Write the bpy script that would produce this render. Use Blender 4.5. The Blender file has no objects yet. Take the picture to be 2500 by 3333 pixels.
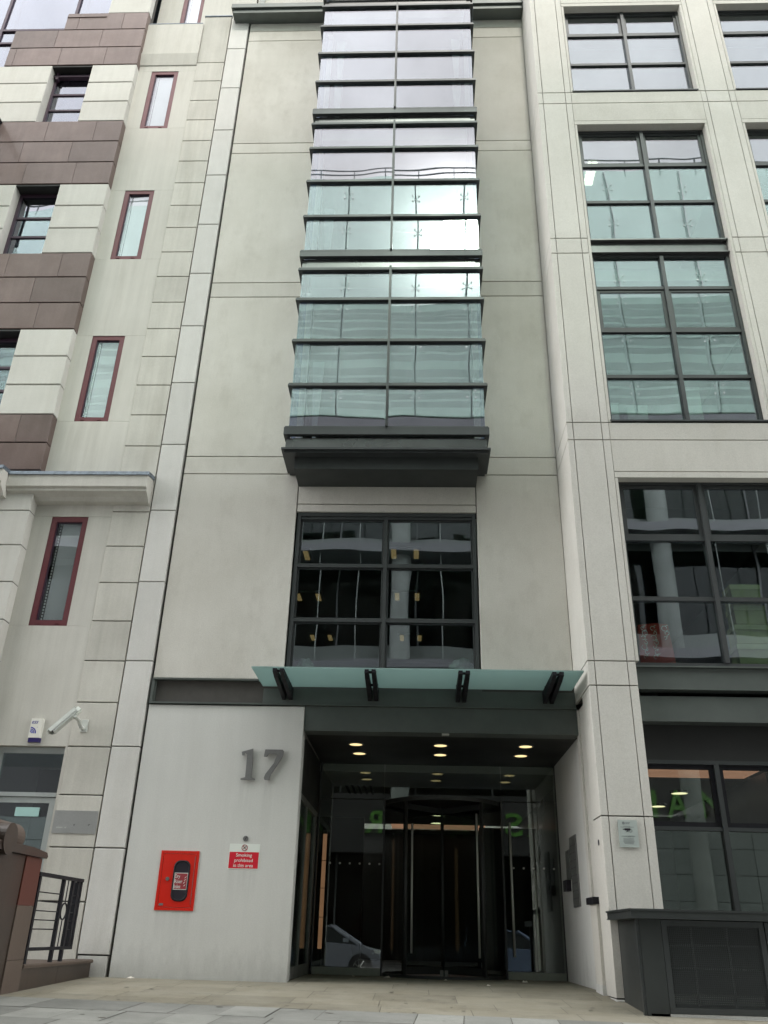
import bpy, math, random
from mathutils import Vector, Matrix
random.seed(7)
SC = bpy.context.scene
COL = SC.collection
R = math.radians
SUN_E, SUN_A = .5, 3.2
SKY_S = .10
CLOUD = (17.4, 17.15, 17.2)
EXPO = 1.76

# ------------------------------------------------------------------ materials
def newmat(name):
    m = bpy.data.materials.new(name); m.use_nodes = True
    nt = m.node_tree; nt.nodes.clear()
    out = nt.nodes.new('ShaderNodeOutputMaterial')
    return m, nt, out
def L(nt, a, b): nt.links.new(a, b)
def coords(nt, scale=(1, 1, 1), kind='Object'):
    tc = nt.nodes.new('ShaderNodeTexCoord'); mp = nt.nodes.new('ShaderNodeMapping')
    mp.inputs['Scale'].default_value = scale
    L(nt, tc.outputs[kind], mp.inputs['Vector']); return mp.outputs['Vector']
def noise(nt, vec, scale, detail=4, rough=.6):
    n = nt.nodes.new('ShaderNodeTexNoise'); n.inputs['Scale'].default_value = scale
    n.inputs['Detail'].default_value = detail; n.inputs['Roughness'].default_value = rough
    L(nt, vec, n.inputs['Vector']); return n.outputs['Fac']
def ramp(nt, fac, a, b, lo=0., hi=1.):
    r = nt.nodes.new('ShaderNodeMapRange'); r.inputs['From Min'].default_value = a; r.inputs['From Max'].default_value = b
    r.inputs['To Min'].default_value = lo; r.inputs['To Max'].default_value = hi
    L(nt, fac, r.inputs['Value']); return r.outputs['Result']
def mixc(nt, fac, a, b, mode='MIX'):
    m = nt.nodes.new('ShaderNodeMix'); m.data_type = 'RGBA'; m.blend_type = mode
    for s, v in ((m.inputs[0], fac), (m.inputs[6], a), (m.inputs[7], b)):
        if isinstance(v, (int, float)): s.default_value = v
        elif isinstance(v, tuple): s.default_value = (*v, 1) if len(v) == 3 else v
        else: L(nt, v, s)
    return m.outputs[2]
def mul(nt, a, b, op='MULTIPLY'):
    m = nt.nodes.new('ShaderNodeMath'); m.operation = op
    for s, v in ((m.inputs[0], a), (m.inputs[1], b)):
        if isinstance(v, (int, float)): s.default_value = v
        else: L(nt, v, s)
    return m.outputs[0]
def bsdf(nt, out, rough=.8, metal=0., spec=.5):
    p = nt.nodes.new('ShaderNodeBsdfPrincipled')
    p.inputs['Roughness'].default_value = rough; p.inputs['Metallic'].default_value = metal
    p.inputs['Specular IOR Level'].default_value = spec
    L(nt, p.outputs[0], out.inputs[0]); return p
def scalecol(nt, col, fac):
    v = nt.nodes.new('ShaderNodeVectorMath'); v.operation = 'SCALE'
    if isinstance(col, tuple): v.inputs[0].default_value = col[:3]
    else: L(nt, col, v.inputs[0])
    L(nt, fac, v.inputs['Scale']); return v.outputs[0]

def stone(name, c1, c2, stain=(.3, .29, .24), stainamt=.25, island=.08, rough=.85, grain=.10, blotch=.5, gscale=55, streak=.12, spec=.3, coat=0., sz=.16):
    m, nt, out = newmat(name); p = bsdf(nt, out, rough, 0, spec)
    v = coords(nt)
    n1 = noise(nt, v, blotch, 5, .65)
    col = mixc(nt, ramp(nt, n1, .3, .7), c1, c2)
    vs = coords(nt, (1.6, 1.6, sz)); n2 = noise(nt, vs, 1.6, 5, .7)
    col = mixc(nt, ramp(nt, n2, .52, .82, 0, stainamt), col, stain)
    vt = coords(nt, (7, 7, .35)); n3 = noise(nt, vt, 1.3, 4, .6)
    f = ramp(nt, n3, .3, .7, 1 - streak / 2, 1 + streak / 2)
    n4 = noise(nt, v, gscale, 3, .7); f = mul(nt, f, ramp(nt, n4, .25, .75, 1 - grain, 1 + grain))
    if island:
        g = nt.nodes.new('ShaderNodeNewGeometry')
        f = mul(nt, f, ramp(nt, g.outputs['Random Per Island'], 0, 1, 1 - island, 1 + island))
    L(nt, scalecol(nt, col, f), p.inputs['Base Color'])
    b = nt.nodes.new('ShaderNodeBump'); b.inputs['Strength'].default_value = .35; b.inputs['Distance'].default_value = .004
    L(nt, n4, b.inputs['Height']); L(nt, b.outputs[0], p.inputs['Normal'])
    if coat:
        p.inputs['Coat Weight'].default_value = coat; p.inputs['Coat Roughness'].default_value = .08
    return m
def plain(name, col, rough=.6, metal=0., var=.12, scale=9, spec=.5, bump=0.):
    m, nt, out = newmat(name); p = bsdf(nt, out, rough, metal, spec)
    v = coords(nt); n = noise(nt, v, scale, 5, .65)
    L(nt, scalecol(nt, col, ramp(nt, n, .25, .75, 1 - var, 1 + var)), p.inputs['Base Color'])
    L(nt, ramp(nt, noise(nt, v, scale * .3, 3, .5), .3, .7, max(rough - .08, .02), min(rough + .08, 1)), p.inputs['Roughness'])
    if bump:
        b = nt.nodes.new('ShaderNodeBump'); b.inputs['Strength'].default_value = bump; b.inputs['Distance'].default_value = .003
        L(nt, n, b.inputs['Height']); L(nt, b.outputs[0], p.inputs['Normal'])
    return m
def glow(name, col, s):
    m, nt, out = newmat(name); e = nt.nodes.new('ShaderNodeEmission')
    v = coords(nt); n = noise(nt, v, 2.5, 2, .5)
    L(nt, scalecol(nt, col, ramp(nt, n, .3, .7, .85, 1.1)), e.inputs[0]); e.inputs[1].default_value = s
    L(nt, e.outputs[0], out.inputs[0]); return m
def glass(name, tint, refl, r0=.1, wave=.0016, wscale=1.1, rough=0., tcol=None):
    """thin architectural glazing: Fresnel mirror over a tinted see-through body"""
    m, nt, out = newmat(name)
    tr = nt.nodes.new('ShaderNodeBsdfTransparent'); tr.inputs[0].default_value = (*tint, 1)
    gl = nt.nodes.new('ShaderNodeBsdfGlossy'); gl.inputs[0].default_value = (*(tcol or (.93, 1, .98)), 1); gl.inputs['Roughness'].default_value = rough
    v = coords(nt, (1, 1, .7)); oi = nt.nodes.new('ShaderNodeObjectInfo')
    ad = nt.nodes.new('ShaderNodeVectorMath'); ad.operation = 'ADD'
    cm = nt.nodes.new('ShaderNodeVectorMath'); cm.operation = 'SCALE'; cm.inputs[0].default_value = (13, 7, 29)
    L(nt, oi.outputs['Random'], cm.inputs['Scale']); L(nt, v, ad.inputs[0]); L(nt, cm.outputs[0], ad.inputs[1])
    n = noise(nt, ad.outputs[0], wscale, 1, .4)
    b = nt.nodes.new('ShaderNodeBump'); b.inputs['Strength'].default_value = 1; b.inputs['Distance'].default_value = wave * 1.0
    L(nt, n, b.inputs['Height']); L(nt, b.outputs[0], gl.inputs['Normal'])
    lw = nt.nodes.new('ShaderNodeLayerWeight'); lw.inputs['Blend'].default_value = .5
    p5 = mul(nt, lw.outputs['Facing'], 4.0, 'POWER')
    f = mul(nt, mul(nt, p5, refl), r0, 'ADD'); f = ramp(nt, f, 0, 1)
    mx = nt.nodes.new('ShaderNodeMixShader'); L(nt, f, mx.inputs[0]); L(nt, tr.outputs[0], mx.inputs[1]); L(nt, gl.outputs[0], mx.inputs[2])
    L(nt, mx.outputs[0], out.inputs[0]); return m

M = {}
M['panel'] = stone('panel_concrete', (.505, .487, .432), (.60, .583, .530), (.41, .39, .34), .6, .05, grain=.10, blotch=.75, streak=.03, sz=.9)
M['panel_low'] = stone('smooth_panel_stone', (.56, .56, .53), (.62, .62, .585), (.45, .44, .40), .25, .01, grain=.06, blotch=.5, streak=.04)
def add_stain(m, boxes, amt):
    nt = m.node_tree; p = next(n for n in nt.nodes if n.type == 'BSDF_PRINCIPLED'); src = p.inputs['Base Color'].links[0].from_socket
    tc = nt.nodes.new('ShaderNodeTexCoord'); sx = nt.nodes.new('ShaderNodeSeparateXYZ'); L(nt, tc.outputs['Object'], sx.inputs[0])
    v = coords(nt, (9, 9, .5)); n = ramp(nt, noise(nt, v, 2., 4, .6), .35, .65); tot = None
    for x0, x1, z0, z1 in boxes:
        a = mul(nt, ramp(nt, sx.outputs[0], x0, x0 + .05), ramp(nt, sx.outputs[0], x1, x1 - .05)); b = mul(nt, ramp(nt, sx.outputs[2], z0, z1 - .02), ramp(nt, sx.outputs[2], z1 + .02, z1 - .01))
        q = mul(nt, mul(nt, a, b), n); tot = q if tot is None else mul(nt, tot, q, 'MAXIMUM')
    L(nt, scalecol(nt, src, ramp(nt, tot, 0, 1, 1, 1 - amt)), p.inputs['Base Color'])
add_stain(M['panel_low'], [(-2.46, -2.25, 1.75, 2.44), (-2.14, -1.95, 1.55, 2.44), (-3.4, -2.9, .3, .79), (-2.5, -2.08, .85, 1.30)], .11)
M['pillar'] = stone('pillar_concrete', (.54, .525, .475), (.61, .595, .545), (.42, .40, .34), .25, .02, grain=.09, blotch=.8, streak=.03, sz=.9)
M['frame_stone'] = stone('grid_concrete', (.52, .505, .455), (.585, .57, .515), (.38, .365, .30), .32, .02, grain=.09, blotch=.8, streak=.04, sz=.7)
M['pale'] = stone('pale_render', (.50, .485, .435), (.57, .555, .505), (.33, .31, .25), .45, .02, grain=.06, blotch=.6, streak=.10)
M['quoin'] = stone('quoin_stone', (.47, .455, .405), (.56, .545, .49), (.31, .29, .23), .5, .07, grain=.07, blotch=1.2, streak=.12)
M['strip'] = stone('bright_strip_stone', (.56, .55, .515), (.63, .62, .585), (.45, .43, .37), .35, .05, grain=.07, blotch=1.4, streak=.06)
M['baystone'] = stone('bay_stone', (.50, .49, .445), (.57, .56, .515), (.42, .40, .33), .3, .05, grain=.05, blotch=1.0, streak=.07)
M['brown'] = stone('polished_brown_granite', (.112, .076, .064), (.158, .113, .100), (.085, .056, .045), .5, .18, rough=.45, grain=.16, blotch=1.6, gscale=90, streak=.14, spec=.3, coat=.2)
M['granite'] = stone('red_brown_granite', (.026, .017, .012), (.044, .029, .021), (.025, .017, .014), .4, .10, rough=.5, grain=.35, blotch=2, gscale=120, streak=.2, spec=.5, coat=.15)
M['granite_red'] = stone('red_stone_patch', (.075, .026, .018), (.105, .035, .025), (.08, .03, .02), .3, .05, rough=.6, grain=.2, gscale=120)
M['granite_pale'] = stone('buff_brown_stone', (.080, .061, .048), (.11, .084, .067), (.06, .048, .038), .3, .05, rough=.7, grain=.2, gscale=120)
M['apron'] = stone('buff_sandstone_paving', (.195, .178, .13), (.255, .24, .19), (.11, .105, .085), .7, .13, rough=.8, grain=.10, blotch=1.5, gscale=60, streak=0)
M['slab'] = stone('grey_paving_slab', (.19, .195, .175), (.26, .262, .24), (.13, .135, .12), .6, .22, rough=.8, grain=.10, blotch=2, gscale=70, streak=0)
M['joint'] = plain('paving_joint', (.12, .11, .09), .95)
M['asphalt'] = plain('asphalt', (.055, .055, .056), .9, var=.3, scale=60, bump=.5)
M['kerb'] = plain('kerb_granite', (.40, .40, .38), .8, var=.15, scale=50)
M['gap'] = plain('dark_joint', (.075, .07, .063), .9)
M['metal'] = plain('dark_grey_painted_metal', (.055, .060, .060), .42, .25, .10, 3)
M['oppband'] = plain('opposite_fascia_grey', (.13, .135, .14), .6, .2)
M['oppcol'] = plain('opposite_column_grey', (.17, .19, .175), .7, 0, .3, 1.5)
M['handle'] = plain('satin_handle', (.62, .64, .60), .45, .35, .03, 20)
M['kick'] = plain('satin_kick_plate', (.34, .37, .32), .45, .3, .08, 14)
M['boxmetal'] = plain('enclosure_dark_metal', (.045, .05, .048), .45, .3, .12, 4)
M['clad'] = stone('opposite_grey_cladding', (.13, .15, .14), (.16, .18, .17), (.10, .11, .10), .2, .06)
M['atrium'] = plain('atrium_wall_grey', (.19, .235, .20), .8, 0, .45, .35)
M['louvre'] = plain('louvre_grey', (.27, .31, .275), .6, .1, .15, 1)
M['metal2'] = plain('satin_grey_metal', (.15, .15, .15), .30, .75, .14, 2.2)
M['beam'] = plain('dark_green_grey_steel', (.105, .12, .11), .42, .25, .10, 4)
M['black'] = plain('black_painted_steel', (.012, .012, .015), .6, .1, .2, 20, spec=.25)
M['lead'] = plain('lead_flashing', (.16, .19, .22), .55, .5, .45, 14)
M['redframe'] = plain('maroon_window_frame', (.115, .022, .028), .45, 0, .1, 10)
M['purple'] = plain('dark_maroon_frame', (.045, .022, .04), .5)
M['steel'] = plain('brushed_stainless', (.55, .55, .52), .28, .95, .08, 30)
M['bronze'] = plain('pale_door_frame_metal', (.22, .225, .21), .4, .6, .08, 20)
M['doorgrey'] = plain('light_grey_aluminium', (.40, .43, .42), .45, .2, .05, 12)
M['white'] = plain('white_plastic', (.72, .71, .64), .45, 0, .04, 8)
M['signwhite'] = plain('sign_white', (.74, .78, .72), .5, 0, .03, 8)
M['signred'] = plain('sign_red', (.62, .012, .03), .45, 0, .05, 8)
M['redpaint'] = plain('red_enamel', (.60, .016, .006), .38, 0, .05, 5)
M['dullred'] = plain('dull_red_label', (.30, .035, .045), .5, 0, .08, 20)
M['blue'] = plain('deep_blue', (.03, .028, .30), .4, 0, .05, 10)
M['blue2'] = plain('mid_blue', (.10, .14, .48), .4, 0, .05, 10)
M['navy'] = plain('navy_lens', (.02, .012, .10), .3, 0, .05, 10)
M['numgrey'] = plain('grey_metal_numeral', (.19, .19, .185), .5, .25, .10, 25)
M['plaque'] = plain('brushed_plaque', (.42, .42, .41), .35, .7, .08, 40)
M['camgrey'] = plain('camera_grey', (.52, .54, .50), .5, .15, .08, 12)
M['cctvsign'] = plain('pale_grey_green_sign', (.42, .47, .44), .35, .1, .06, 12)
M['inkgrey'] = plain('grey_ink', (.20, .22, .22), .6)
M['ink'] = plain('black_ink', (.015, .012, .02), .5)
M['paper'] = plain('paper_notice', (.42, .66, .62), .7, 0, .05, 8)
M['yellow'] = plain('yellow_notice', (.75, .60, .10), .7, 0, .05, 8)
M['green'] = plain('green_letter', (.055, .17, .02), .5, 0, .12, 3)
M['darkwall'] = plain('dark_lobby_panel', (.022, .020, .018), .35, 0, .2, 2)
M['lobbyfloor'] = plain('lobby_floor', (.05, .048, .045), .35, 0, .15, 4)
M['room'] = plain('office_wall_paint', (.40, .41, .38), .85, 0, .06, 1)
M['ceil'] = plain('ceiling_tile', (.50, .50, .47), .85, 0, .05, 2)
M['carpet'] = plain('carpet', (.09, .09, .10), .95, 0, .15, 10)
M['blind'] = plain('white_blind', (.48, .50, .49), .8, 0, .05, 3)
M['cream'] = plain('cream_card', (.50, .48, .27), .75, 0, .08, 5)
M['cardlid'] = plain('cream_card_lid', (.60, .58, .36), .75, 0, .06, 5)
M['bagred'] = plain('red_paper_bag', (.50, .04, .03), .55, 0, .12, 6)
M['poly'] = plain('crumpled_polythene', (.35, .42, .38), .25, 0, .35, 14, bump=1.)
M['tyre'] = plain('tyre_rubber', (.02, .02, .02), .8)
M['silver'] = plain('silver_car_paint', (.34, .36, .41), .28, .5, .05, 4)
M['bluecar'] = plain('blue_car_paint', (.17, .22, .32), .28, .4, .05, 4)
M['carglass'] = plain('car_glass', (.015, .018, .02), .06, 0, .05, 3, .8)
M['litter'] = plain('scrap_paper', (.72, .68, .60), .9)
M['soffitblack'] = plain('black_soffit', (.016, .016, .015), .5, 0, .2, 3)
M['warm'] = glow('warm_tube_light', (1, .62, .28), .10)
M['coolw'] = glow('white_diffuser', (1, .93, .78), .9)
M['down'] = glow('downlight_lamp', (1, .78, .38), .42)
M['disc'] = glow('pendant_disc_lamp', (1, .95, .55), .6)
M['peach'] = glow('peach_cove_light', (1, .52, .32), .12)
M['amber'] = glow('amber_column_light', (1, .52, .28), .085)
# glazing
M['g_bay'] = glass('bay_glass', (.66, .72, .70), .4, .20, wave=.006, wscale=.8, tcol=(.92, .92, 1))
M['g_win'] = glass('office_glass', (.70, .79, .75), .4, .19, wave=.004, wscale=.9, tcol=(.90, .92, 1))
M['g_dark'] = glass('lobby_glass', (.80, .83, .81), .35, .085, wave=.0005)
M['g_door'] = glass('clear_door_glass', (.80, .84, .82), .25, .05, wave=.0003)
M['g_slit'] = glass('slit_glass', (.93, .95, .95), .4, .17, tcol=(.92, .93, 1))
M['g_left'] = glass('left_window_glass', (.45, .5, .55), .5, .24, wave=.004, tcol=(.90, .92, 1))
M['g_side'] = glass('bay_side_glass', (.55, .60, .78), .3, .15)
M['g_skin'] = glass('screen_glass', (.75, .82, .79), .4, .13, wave=.006, wscale=.45, tcol=(.82, .97, .89))
M['g_opp'] = glass('dark_green_glass', (.08, .12, .11), .08, .02, wave=.006, wscale=.5)
def canopy_mat():
    m, nt, out = newmat('frosted_green_glass')
    d = nt.nodes.new('ShaderNodeBsdfTranslucent'); d.inputs[0].default_value = (.46, .59, .57, 1)
    d2 = nt.nodes.new('ShaderNodeBsdfDiffuse'); v = coords(nt); n = noise(nt, v, 1.3, 4, .6)
    L(nt, mixc(nt, n, (.30, .40, .38), (.38, .48, .46)), d2.inputs[0])
    a = nt.nodes.new('ShaderNodeMixShader'); a.inputs[0].default_value = .4; L(nt, d.outputs[0], a.inputs[1]); L(nt, d2.outputs[0], a.inputs[2])
    g = nt.nodes.new('ShaderNodeBsdfGlossy'); g.inputs['Roughness'].default_value = .12
    b = nt.nodes.new('ShaderNodeMixShader'); b.inputs[0].default_value = .05; L(nt, a.outputs[0], b.inputs[1]); L(nt, g.outputs[0], b.inputs[2])
    L(nt, b.outputs[0], out.inputs[0]); return m
M['canopy'] = canopy_mat()

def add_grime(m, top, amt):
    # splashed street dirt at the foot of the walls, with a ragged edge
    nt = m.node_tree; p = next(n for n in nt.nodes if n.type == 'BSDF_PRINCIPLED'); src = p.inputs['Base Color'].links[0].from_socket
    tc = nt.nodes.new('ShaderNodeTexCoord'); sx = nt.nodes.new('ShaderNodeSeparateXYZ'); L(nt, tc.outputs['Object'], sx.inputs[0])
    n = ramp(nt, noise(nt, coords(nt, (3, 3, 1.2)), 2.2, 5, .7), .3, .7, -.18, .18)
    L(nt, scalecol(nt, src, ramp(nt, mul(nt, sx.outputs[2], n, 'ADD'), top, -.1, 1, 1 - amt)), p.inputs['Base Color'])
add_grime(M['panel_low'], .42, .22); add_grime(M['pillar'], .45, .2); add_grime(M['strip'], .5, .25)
# ------------------------------------------------------------------ mesh building
BASE = {}
class MB:
    def __init__(s): s.v = []; s.f = []; s.mi = []
    def add(s, vs, fs, mi=0):
        o = len(s.v); s.v += [tuple(v) for v in vs]; s.f += [tuple(i + o for i in f) for f in fs]; s.mi += [mi] * len(fs)
    def box(s, x0, x1, y0, y1, z0, z1, mi=0):
        s.add([(x0, y0, z0), (x1, y0, z0), (x1, y1, z0), (x0, y1, z0), (x0, y0, z1), (x1, y0, z1), (x1, y1, z1), (x0, y1, z1)],
              [(0, 3, 2, 1), (4, 5, 6, 7), (0, 1, 5, 4), (1, 2, 6, 5), (2, 3, 7, 6), (3, 0, 4, 7)], mi); return s
    def bbox(s, x0, x1, y0, y1, z0, z1, b=.004, mi=0):
        """box with its four front (-y) edges chamfered"""
        s.add([(x0, y0 + b, z0), (x1, y0 + b, z0), (x1, y1, z0), (x0, y1, z0), (x0, y0 + b, z1), (x1, y0 + b, z1), (x1, y1, z1), (x0, y1, z1),
               (x0 + b, y0, z0 + b), (x1 - b, y0, z0 + b), (x1 - b, y0, z1 - b), (x0 + b, y0, z1 - b)],
              [(0, 3, 2, 1), (4, 5, 6, 7), (1, 2, 6, 5), (2, 3, 7, 6), (3, 0, 4, 7), (8, 9, 10, 11), (0, 1, 9, 8), (1, 5, 10, 9), (5, 4, 11, 10), (4, 0, 8, 11)], mi); return s
    def prism(s, pts, axis, a, b, mi=0):
        """polygon pts (2-d) extruded along axis from a to b"""
        n = len(pts)
        def P(p, t):
            return {'y': (p[0], t, p[1]), 'x': (t, p[0], p[1]), 'z': (p[0], p[1], t)}[axis]
        vs = [P(p, a) for p in pts] + [P(p, b) for p in pts]
        s.add(vs, [tuple(range(n)), tuple(range(2 * n - 1, n - 1, -1))] + [(i, (i + 1) % n + 0, (i + 1) % n + n, i + n)[::-1] for i in range(n)], mi); return s
    def cyl(s, a, b, r, n=16, mi=0, r2=None):
        a = Vector(a); b = Vector(b); d = (b - a).normalized(); u = d.orthogonal().normalized(); w = d.cross(u); r2 = r if r2 is None else r2
        vs = [a + (u * math.cos(t) + w * math.sin(t)) * r for t in [2 * math.pi * i / n for i in range(n)]] + \
             [b + (u * math.cos(t) + w * math.sin(t)) * r2 for t in [2 * math.pi * i / n for i in range(n)]]
        s.add(vs, [tuple(range(n - 1, -1, -1)), tuple(range(n, 2 * n))] + [(i, (i + 1) % n, (i + 1) % n + n, i + n) for i in range(n)], mi); return s
    def ring(s, c, r, w, t, n=28, mi=0, axis='y', a0=0, a1=2 * math.pi):
        """flat ring centred c in the plane normal to axis"""
        full = abs(a1 - a0 - 2 * math.pi) < 1e-6; k = n if full else n + 1; vs = []
        for i in range(k):
            a = a0 + (a1 - a0) * i / n
            for rr, tt in ((r, 0), (r + w, 0), (r + w, t), (r, t)):
                p = (math.cos(a) * rr, math.sin(a) * rr)
                vs.append({'y': (c[0] + p[0], c[1] + tt, c[2] + p[1]), 'x': (c[0] + tt, c[1] + p[0], c[2] + p[1]), 'z': (c[0] + p[0], c[1] + p[1], c[2] + tt)}[axis])
        fs = []
        for i in range(n):
            j = (i + 1) % k
            for q in range(4): fs.append((i * 4 + q, i * 4 + (q + 1) % 4, j * 4 + (q + 1) % 4, j * 4 + q))
        if not full: fs += [(0, 1, 2, 3), tuple(n * 4 + q for q in (3, 2, 1, 0))]
        s.add(vs, fs, mi); return s
    def frame(s, x0, x1, z0, z1, w, y0, y1, mi=0, wb=None, wt=None):
        wb = w if wb is None else wb; wt = w if wt is None else wt
        s.box(x0, x0 + w, y0, y1, z0, z1, mi); s.box(x1 - w, x1, y0, y1, z0, z1, mi)
        s.box(x0 + w, x1 - w, y0, y1, z0, z0 + wb, mi); s.box(x0 + w, x1 - w, y0, y1, z1 - wt, z1, mi); return s

def obj(name, mb, mat, parent=None, origin=None, label=None, smooth=False):
    mats = mat if isinstance(mat, (list, tuple)) else [mat]
    base = BASE[parent] if parent else Vector(origin or (0, 0, 0))
    me = bpy.data.meshes.new(name)
    me.from_pydata([tuple(Vector(v) - base) for v in mb.v], [], mb.f)
    for m in mats: me.materials.append(M[m])
    me.polygons.foreach_set('material_index', mb.mi)
    me.update()
    import bmesh
    bm = bmesh.new(); bm.from_mesh(me); bmesh.ops.recalc_face_normals(bm, faces=bm.faces); bm.to_mesh(me); bm.free()
    if smooth: me.polygons.foreach_set('use_smooth', [True] * len(me.polygons))
    o = bpy.data.objects.new(name, me); COL.objects.link(o)
    if parent: o.parent = parent
    else: o.location = base
    BASE[o] = base
    if label: o['label'] = label
    return o
def tag(o, label, cat, group=None):
    o['label'] = label; o['category'] = cat
    if group: o['group'] = group
    return o
def thing(name, label, cat, loc, group=None):
    o = bpy.data.objects.new(name, None); COL.objects.link(o); o.location = loc; BASE[o] = Vector(loc)
    o.empty_display_size = .1
    return tag(o, label, cat, group)
def grp(name, parent):
    o = bpy.data.objects.new(name, None); COL.objects.link(o); o.parent = parent; BASE[o] = BASE[parent]; o.empty_display_size = .1
    return o
def struct(name, mb, mat, kind='structure'):
    o = obj(name, mb, mat); o['kind'] = kind; return o
def part(name, mat, parent, *boxes, **k):
    mb = MB()
    for b in boxes: mb.box(*b)
    return obj(name, mb, mat, parent, **k)

def text(name, s, mat, parent, x, y, z, h=None, w=None, depth=.004, rot=(R(90), 0, 0), off=0., shear=0., align='LEFT', origin=None):
    """lettering; (x,y,z) = bottom left (or centre) of the word in world space, scaled to capital height h (and width w)"""
    cu = bpy.data.curves.new(name, 'FONT'); cu.body = s; cu.extrude = .5; cu.offset = off; cu.shear = shear; cu.resolution_u = 4
    t = bpy.data.objects.new('tmp', cu); COL.objects.link(t); bpy.context.view_layer.update()
    me = bpy.data.meshes.new_from_object(t.evaluated_get(bpy.context.evaluated_depsgraph_get()))
    bpy.data.objects.remove(t)
    xs = [v.co.x for v in me.vertices]; ys = [v.co.y for v in me.vertices]
    capy = .70
    sy = h / capy; sx = sy if w is None else w / (max(xs) - min(xs))
    x00 = min(xs) if align == 'LEFT' else (min(xs) + max(xs)) / 2
    rm = Matrix.Rotation(rot[2], 4, 'Z') @ Matrix.Rotation(rot[0], 4, 'X')
    base = BASE[parent] if parent else Vector(origin)
    for v in me.vertices:
        p = rm @ Vector(((v.co.x - x00) * sx, v.co.y * sy, v.co.z * depth))
        v.co = p + Vector((x, y, z)) - base
    me.materials.clear(); me.materials.append(M[mat])
    o = bpy.data.objects.new(name, me); COL.objects.link(o)
    if parent: o.parent = parent
    else: o.location = base
    BASE[o] = base
    return o

# ------------------------------------------------------------------ ground
def gz(x, y):
    s = .025 + .004 * (max(-6, min(6, x)) + 4.1)
    if y >= 0: return .02
    z = .02 + s * max(y, -3)
    if y < -3: z += .041 * (max(y, -12.5) + 3)
    return z
def patch(mb, x0, x1, y0, y1, dz=0., thick=None, mi=0, sk=0.):
    q = [(x0 + sk * y0, y0), (x1 + sk * y0, y0), (x1 + sk * y1, y1), (x0 + sk * y1, y1)]
    mb.add([(x, y, gz(x, y) + dz) for x, y in q], [(0, 1, 2, 3)], mi)
g = MB(); n = 40
g.add([(-200, -200, -1.25), (200, -200, -1.25), (200, 200, -1.25), (-200, 200, -1.25)], [(0, 1, 2, 3)])
struct('ground', g, 'asphalt')
def sheet(name, x0, x1, ys, dz, mat, step=1.5):
    mb = MB(); xs = []; x = x0
    while x < x1 - 1e-6: xs.append(x); x += step
    xs.append(x1)
    for i in range(len(xs) - 1):
        for j in range(len(ys) - 1):
            patch(mb, xs[i], xs[i + 1], ys[j], ys[j + 1], dz)
    return struct(name, mb, mat)
sheet('paving_bed', -24, 24, [-6, -4.5, -3, -1.5, 0, 1.2, 2.6], -.008, 'joint')
sheet('road', -60, 60, [-14.4, -12.5, -10.5, -8.5, -6.1], -.13, 'asphalt')
sheet('far_pavement', -60, 60, [-16.6, -15.5, -14.5], 0, 'kerb')
# forecourt of buff sandstone
fc = MB(); y = 2.55; row = 0
while y > -2.63:
    hgt = [.62, .55, .70, .50][row % 4]; y1 = max(y - hgt, -2.65)
    x = -16 + (row % 3) * .33
    while x < 18:
        w = random.choice([.7, .9, 1.05, 1.2]); patch(fc, x + .003, x + w - .003, y1 + .003, y - .003); x += w
    y = y1; row += 1
struct('forecourt', fc, 'apron')
# grey slab pavement in front of it
pv = MB(); rows = [-2.655, -3.36, -3.98, -4.6, -5.2, -5.85]
for r_ in range(len(rows) - 1):
    x = -20 + (.2 if r_ % 2 else 0) + .07
    while x < 20:
        w = random.choice([.44, .44, .44, .60, .88]); patch(pv, x + .004, x + w - .004, rows[r_ + 1] + .004, rows[r_] - .004, .001 + random.uniform(-.002, .002), sk=.06); x += w
struct('pavement', pv, 'slab')
kb = MB(); x = -22
while x < 22:
    z = gz(x, -6); kb.box(x + .003, x + .912, -6.1, -5.86, z - .3, z + .004); x += .915
struct('kerb', kb, 'kerb')
kb = MB(); x = -22
while x < 22:
    z = gz(x, -14.4); kb.box(x + .003, x + .912, -14.5, -14.37, z - .3, z + .004); x += .915
struct('far_kerb', kb, 'kerb')
gm_ = MB(); rg = random.Random(3)
for k in range(150):
    x, y = rg.uniform(-4, 6), rg.uniform(-5.5, 2.3); r_ = rg.uniform(.012, .035); z = gz(x, y) + .0035
    gm_.add([(x + r_ * math.cos(a) * rg.uniform(.7, 1.2), y + r_ * math.sin(a) * rg.uniform(.7, 1.2), z + .03 * 0) for a in [i * math.pi / 4 for i in range(8)]], [tuple(range(8))])
struct('gum_stains', gm_, 'joint', 'stuff')
# litter scraps
for k, (x, y, s, lab) in enumerate([(-3.55, -.10, .05, 'crumpled pinkish scrap at the foot of the pale wall left of the number'),
        (-.40, 2.0, .05, 'white scrap of litter before the left post of the revolving door'), (.42, 1.6, .035, 'small white scrap in front of the revolving door middle'),
        (1.55, 1.7, .05, 'white scrap in front of the right hand glass door'), (.95, .5, .03, 'tiny white speck of litter on the sandstone before the door'),
        (-.9, 2.1, .035, 'little scrap of paper before the left fixed glass')]):
    mb = MB()
    for j in range(5):
        a, b = random.uniform(-s, s) * .6, random.uniform(-s, s) * .4; c = random.uniform(.3, .7) * s; h = random.uniform(.2, .6) * s
        mb.add([(x + a - c, y + b, gz(x, y) + .002), (x + a, y + b - c * .6, gz(x, y) + .003), (x + a + c, y + b, gz(x, y) + .002), (x + a, y + b, gz(x, y) + h), (x + a, y + b + c * .6, gz(x, y) + .002)],
               [(0, 1, 3), (1, 2, 3), (2, 4, 3), (4, 0, 3), (0, 4, 2, 1)])
    tag(obj('litter_scrap', mb, 'litter', origin=(x, y, gz(x, y))), lab, 'litter', 'litter on the forecourt')

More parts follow.
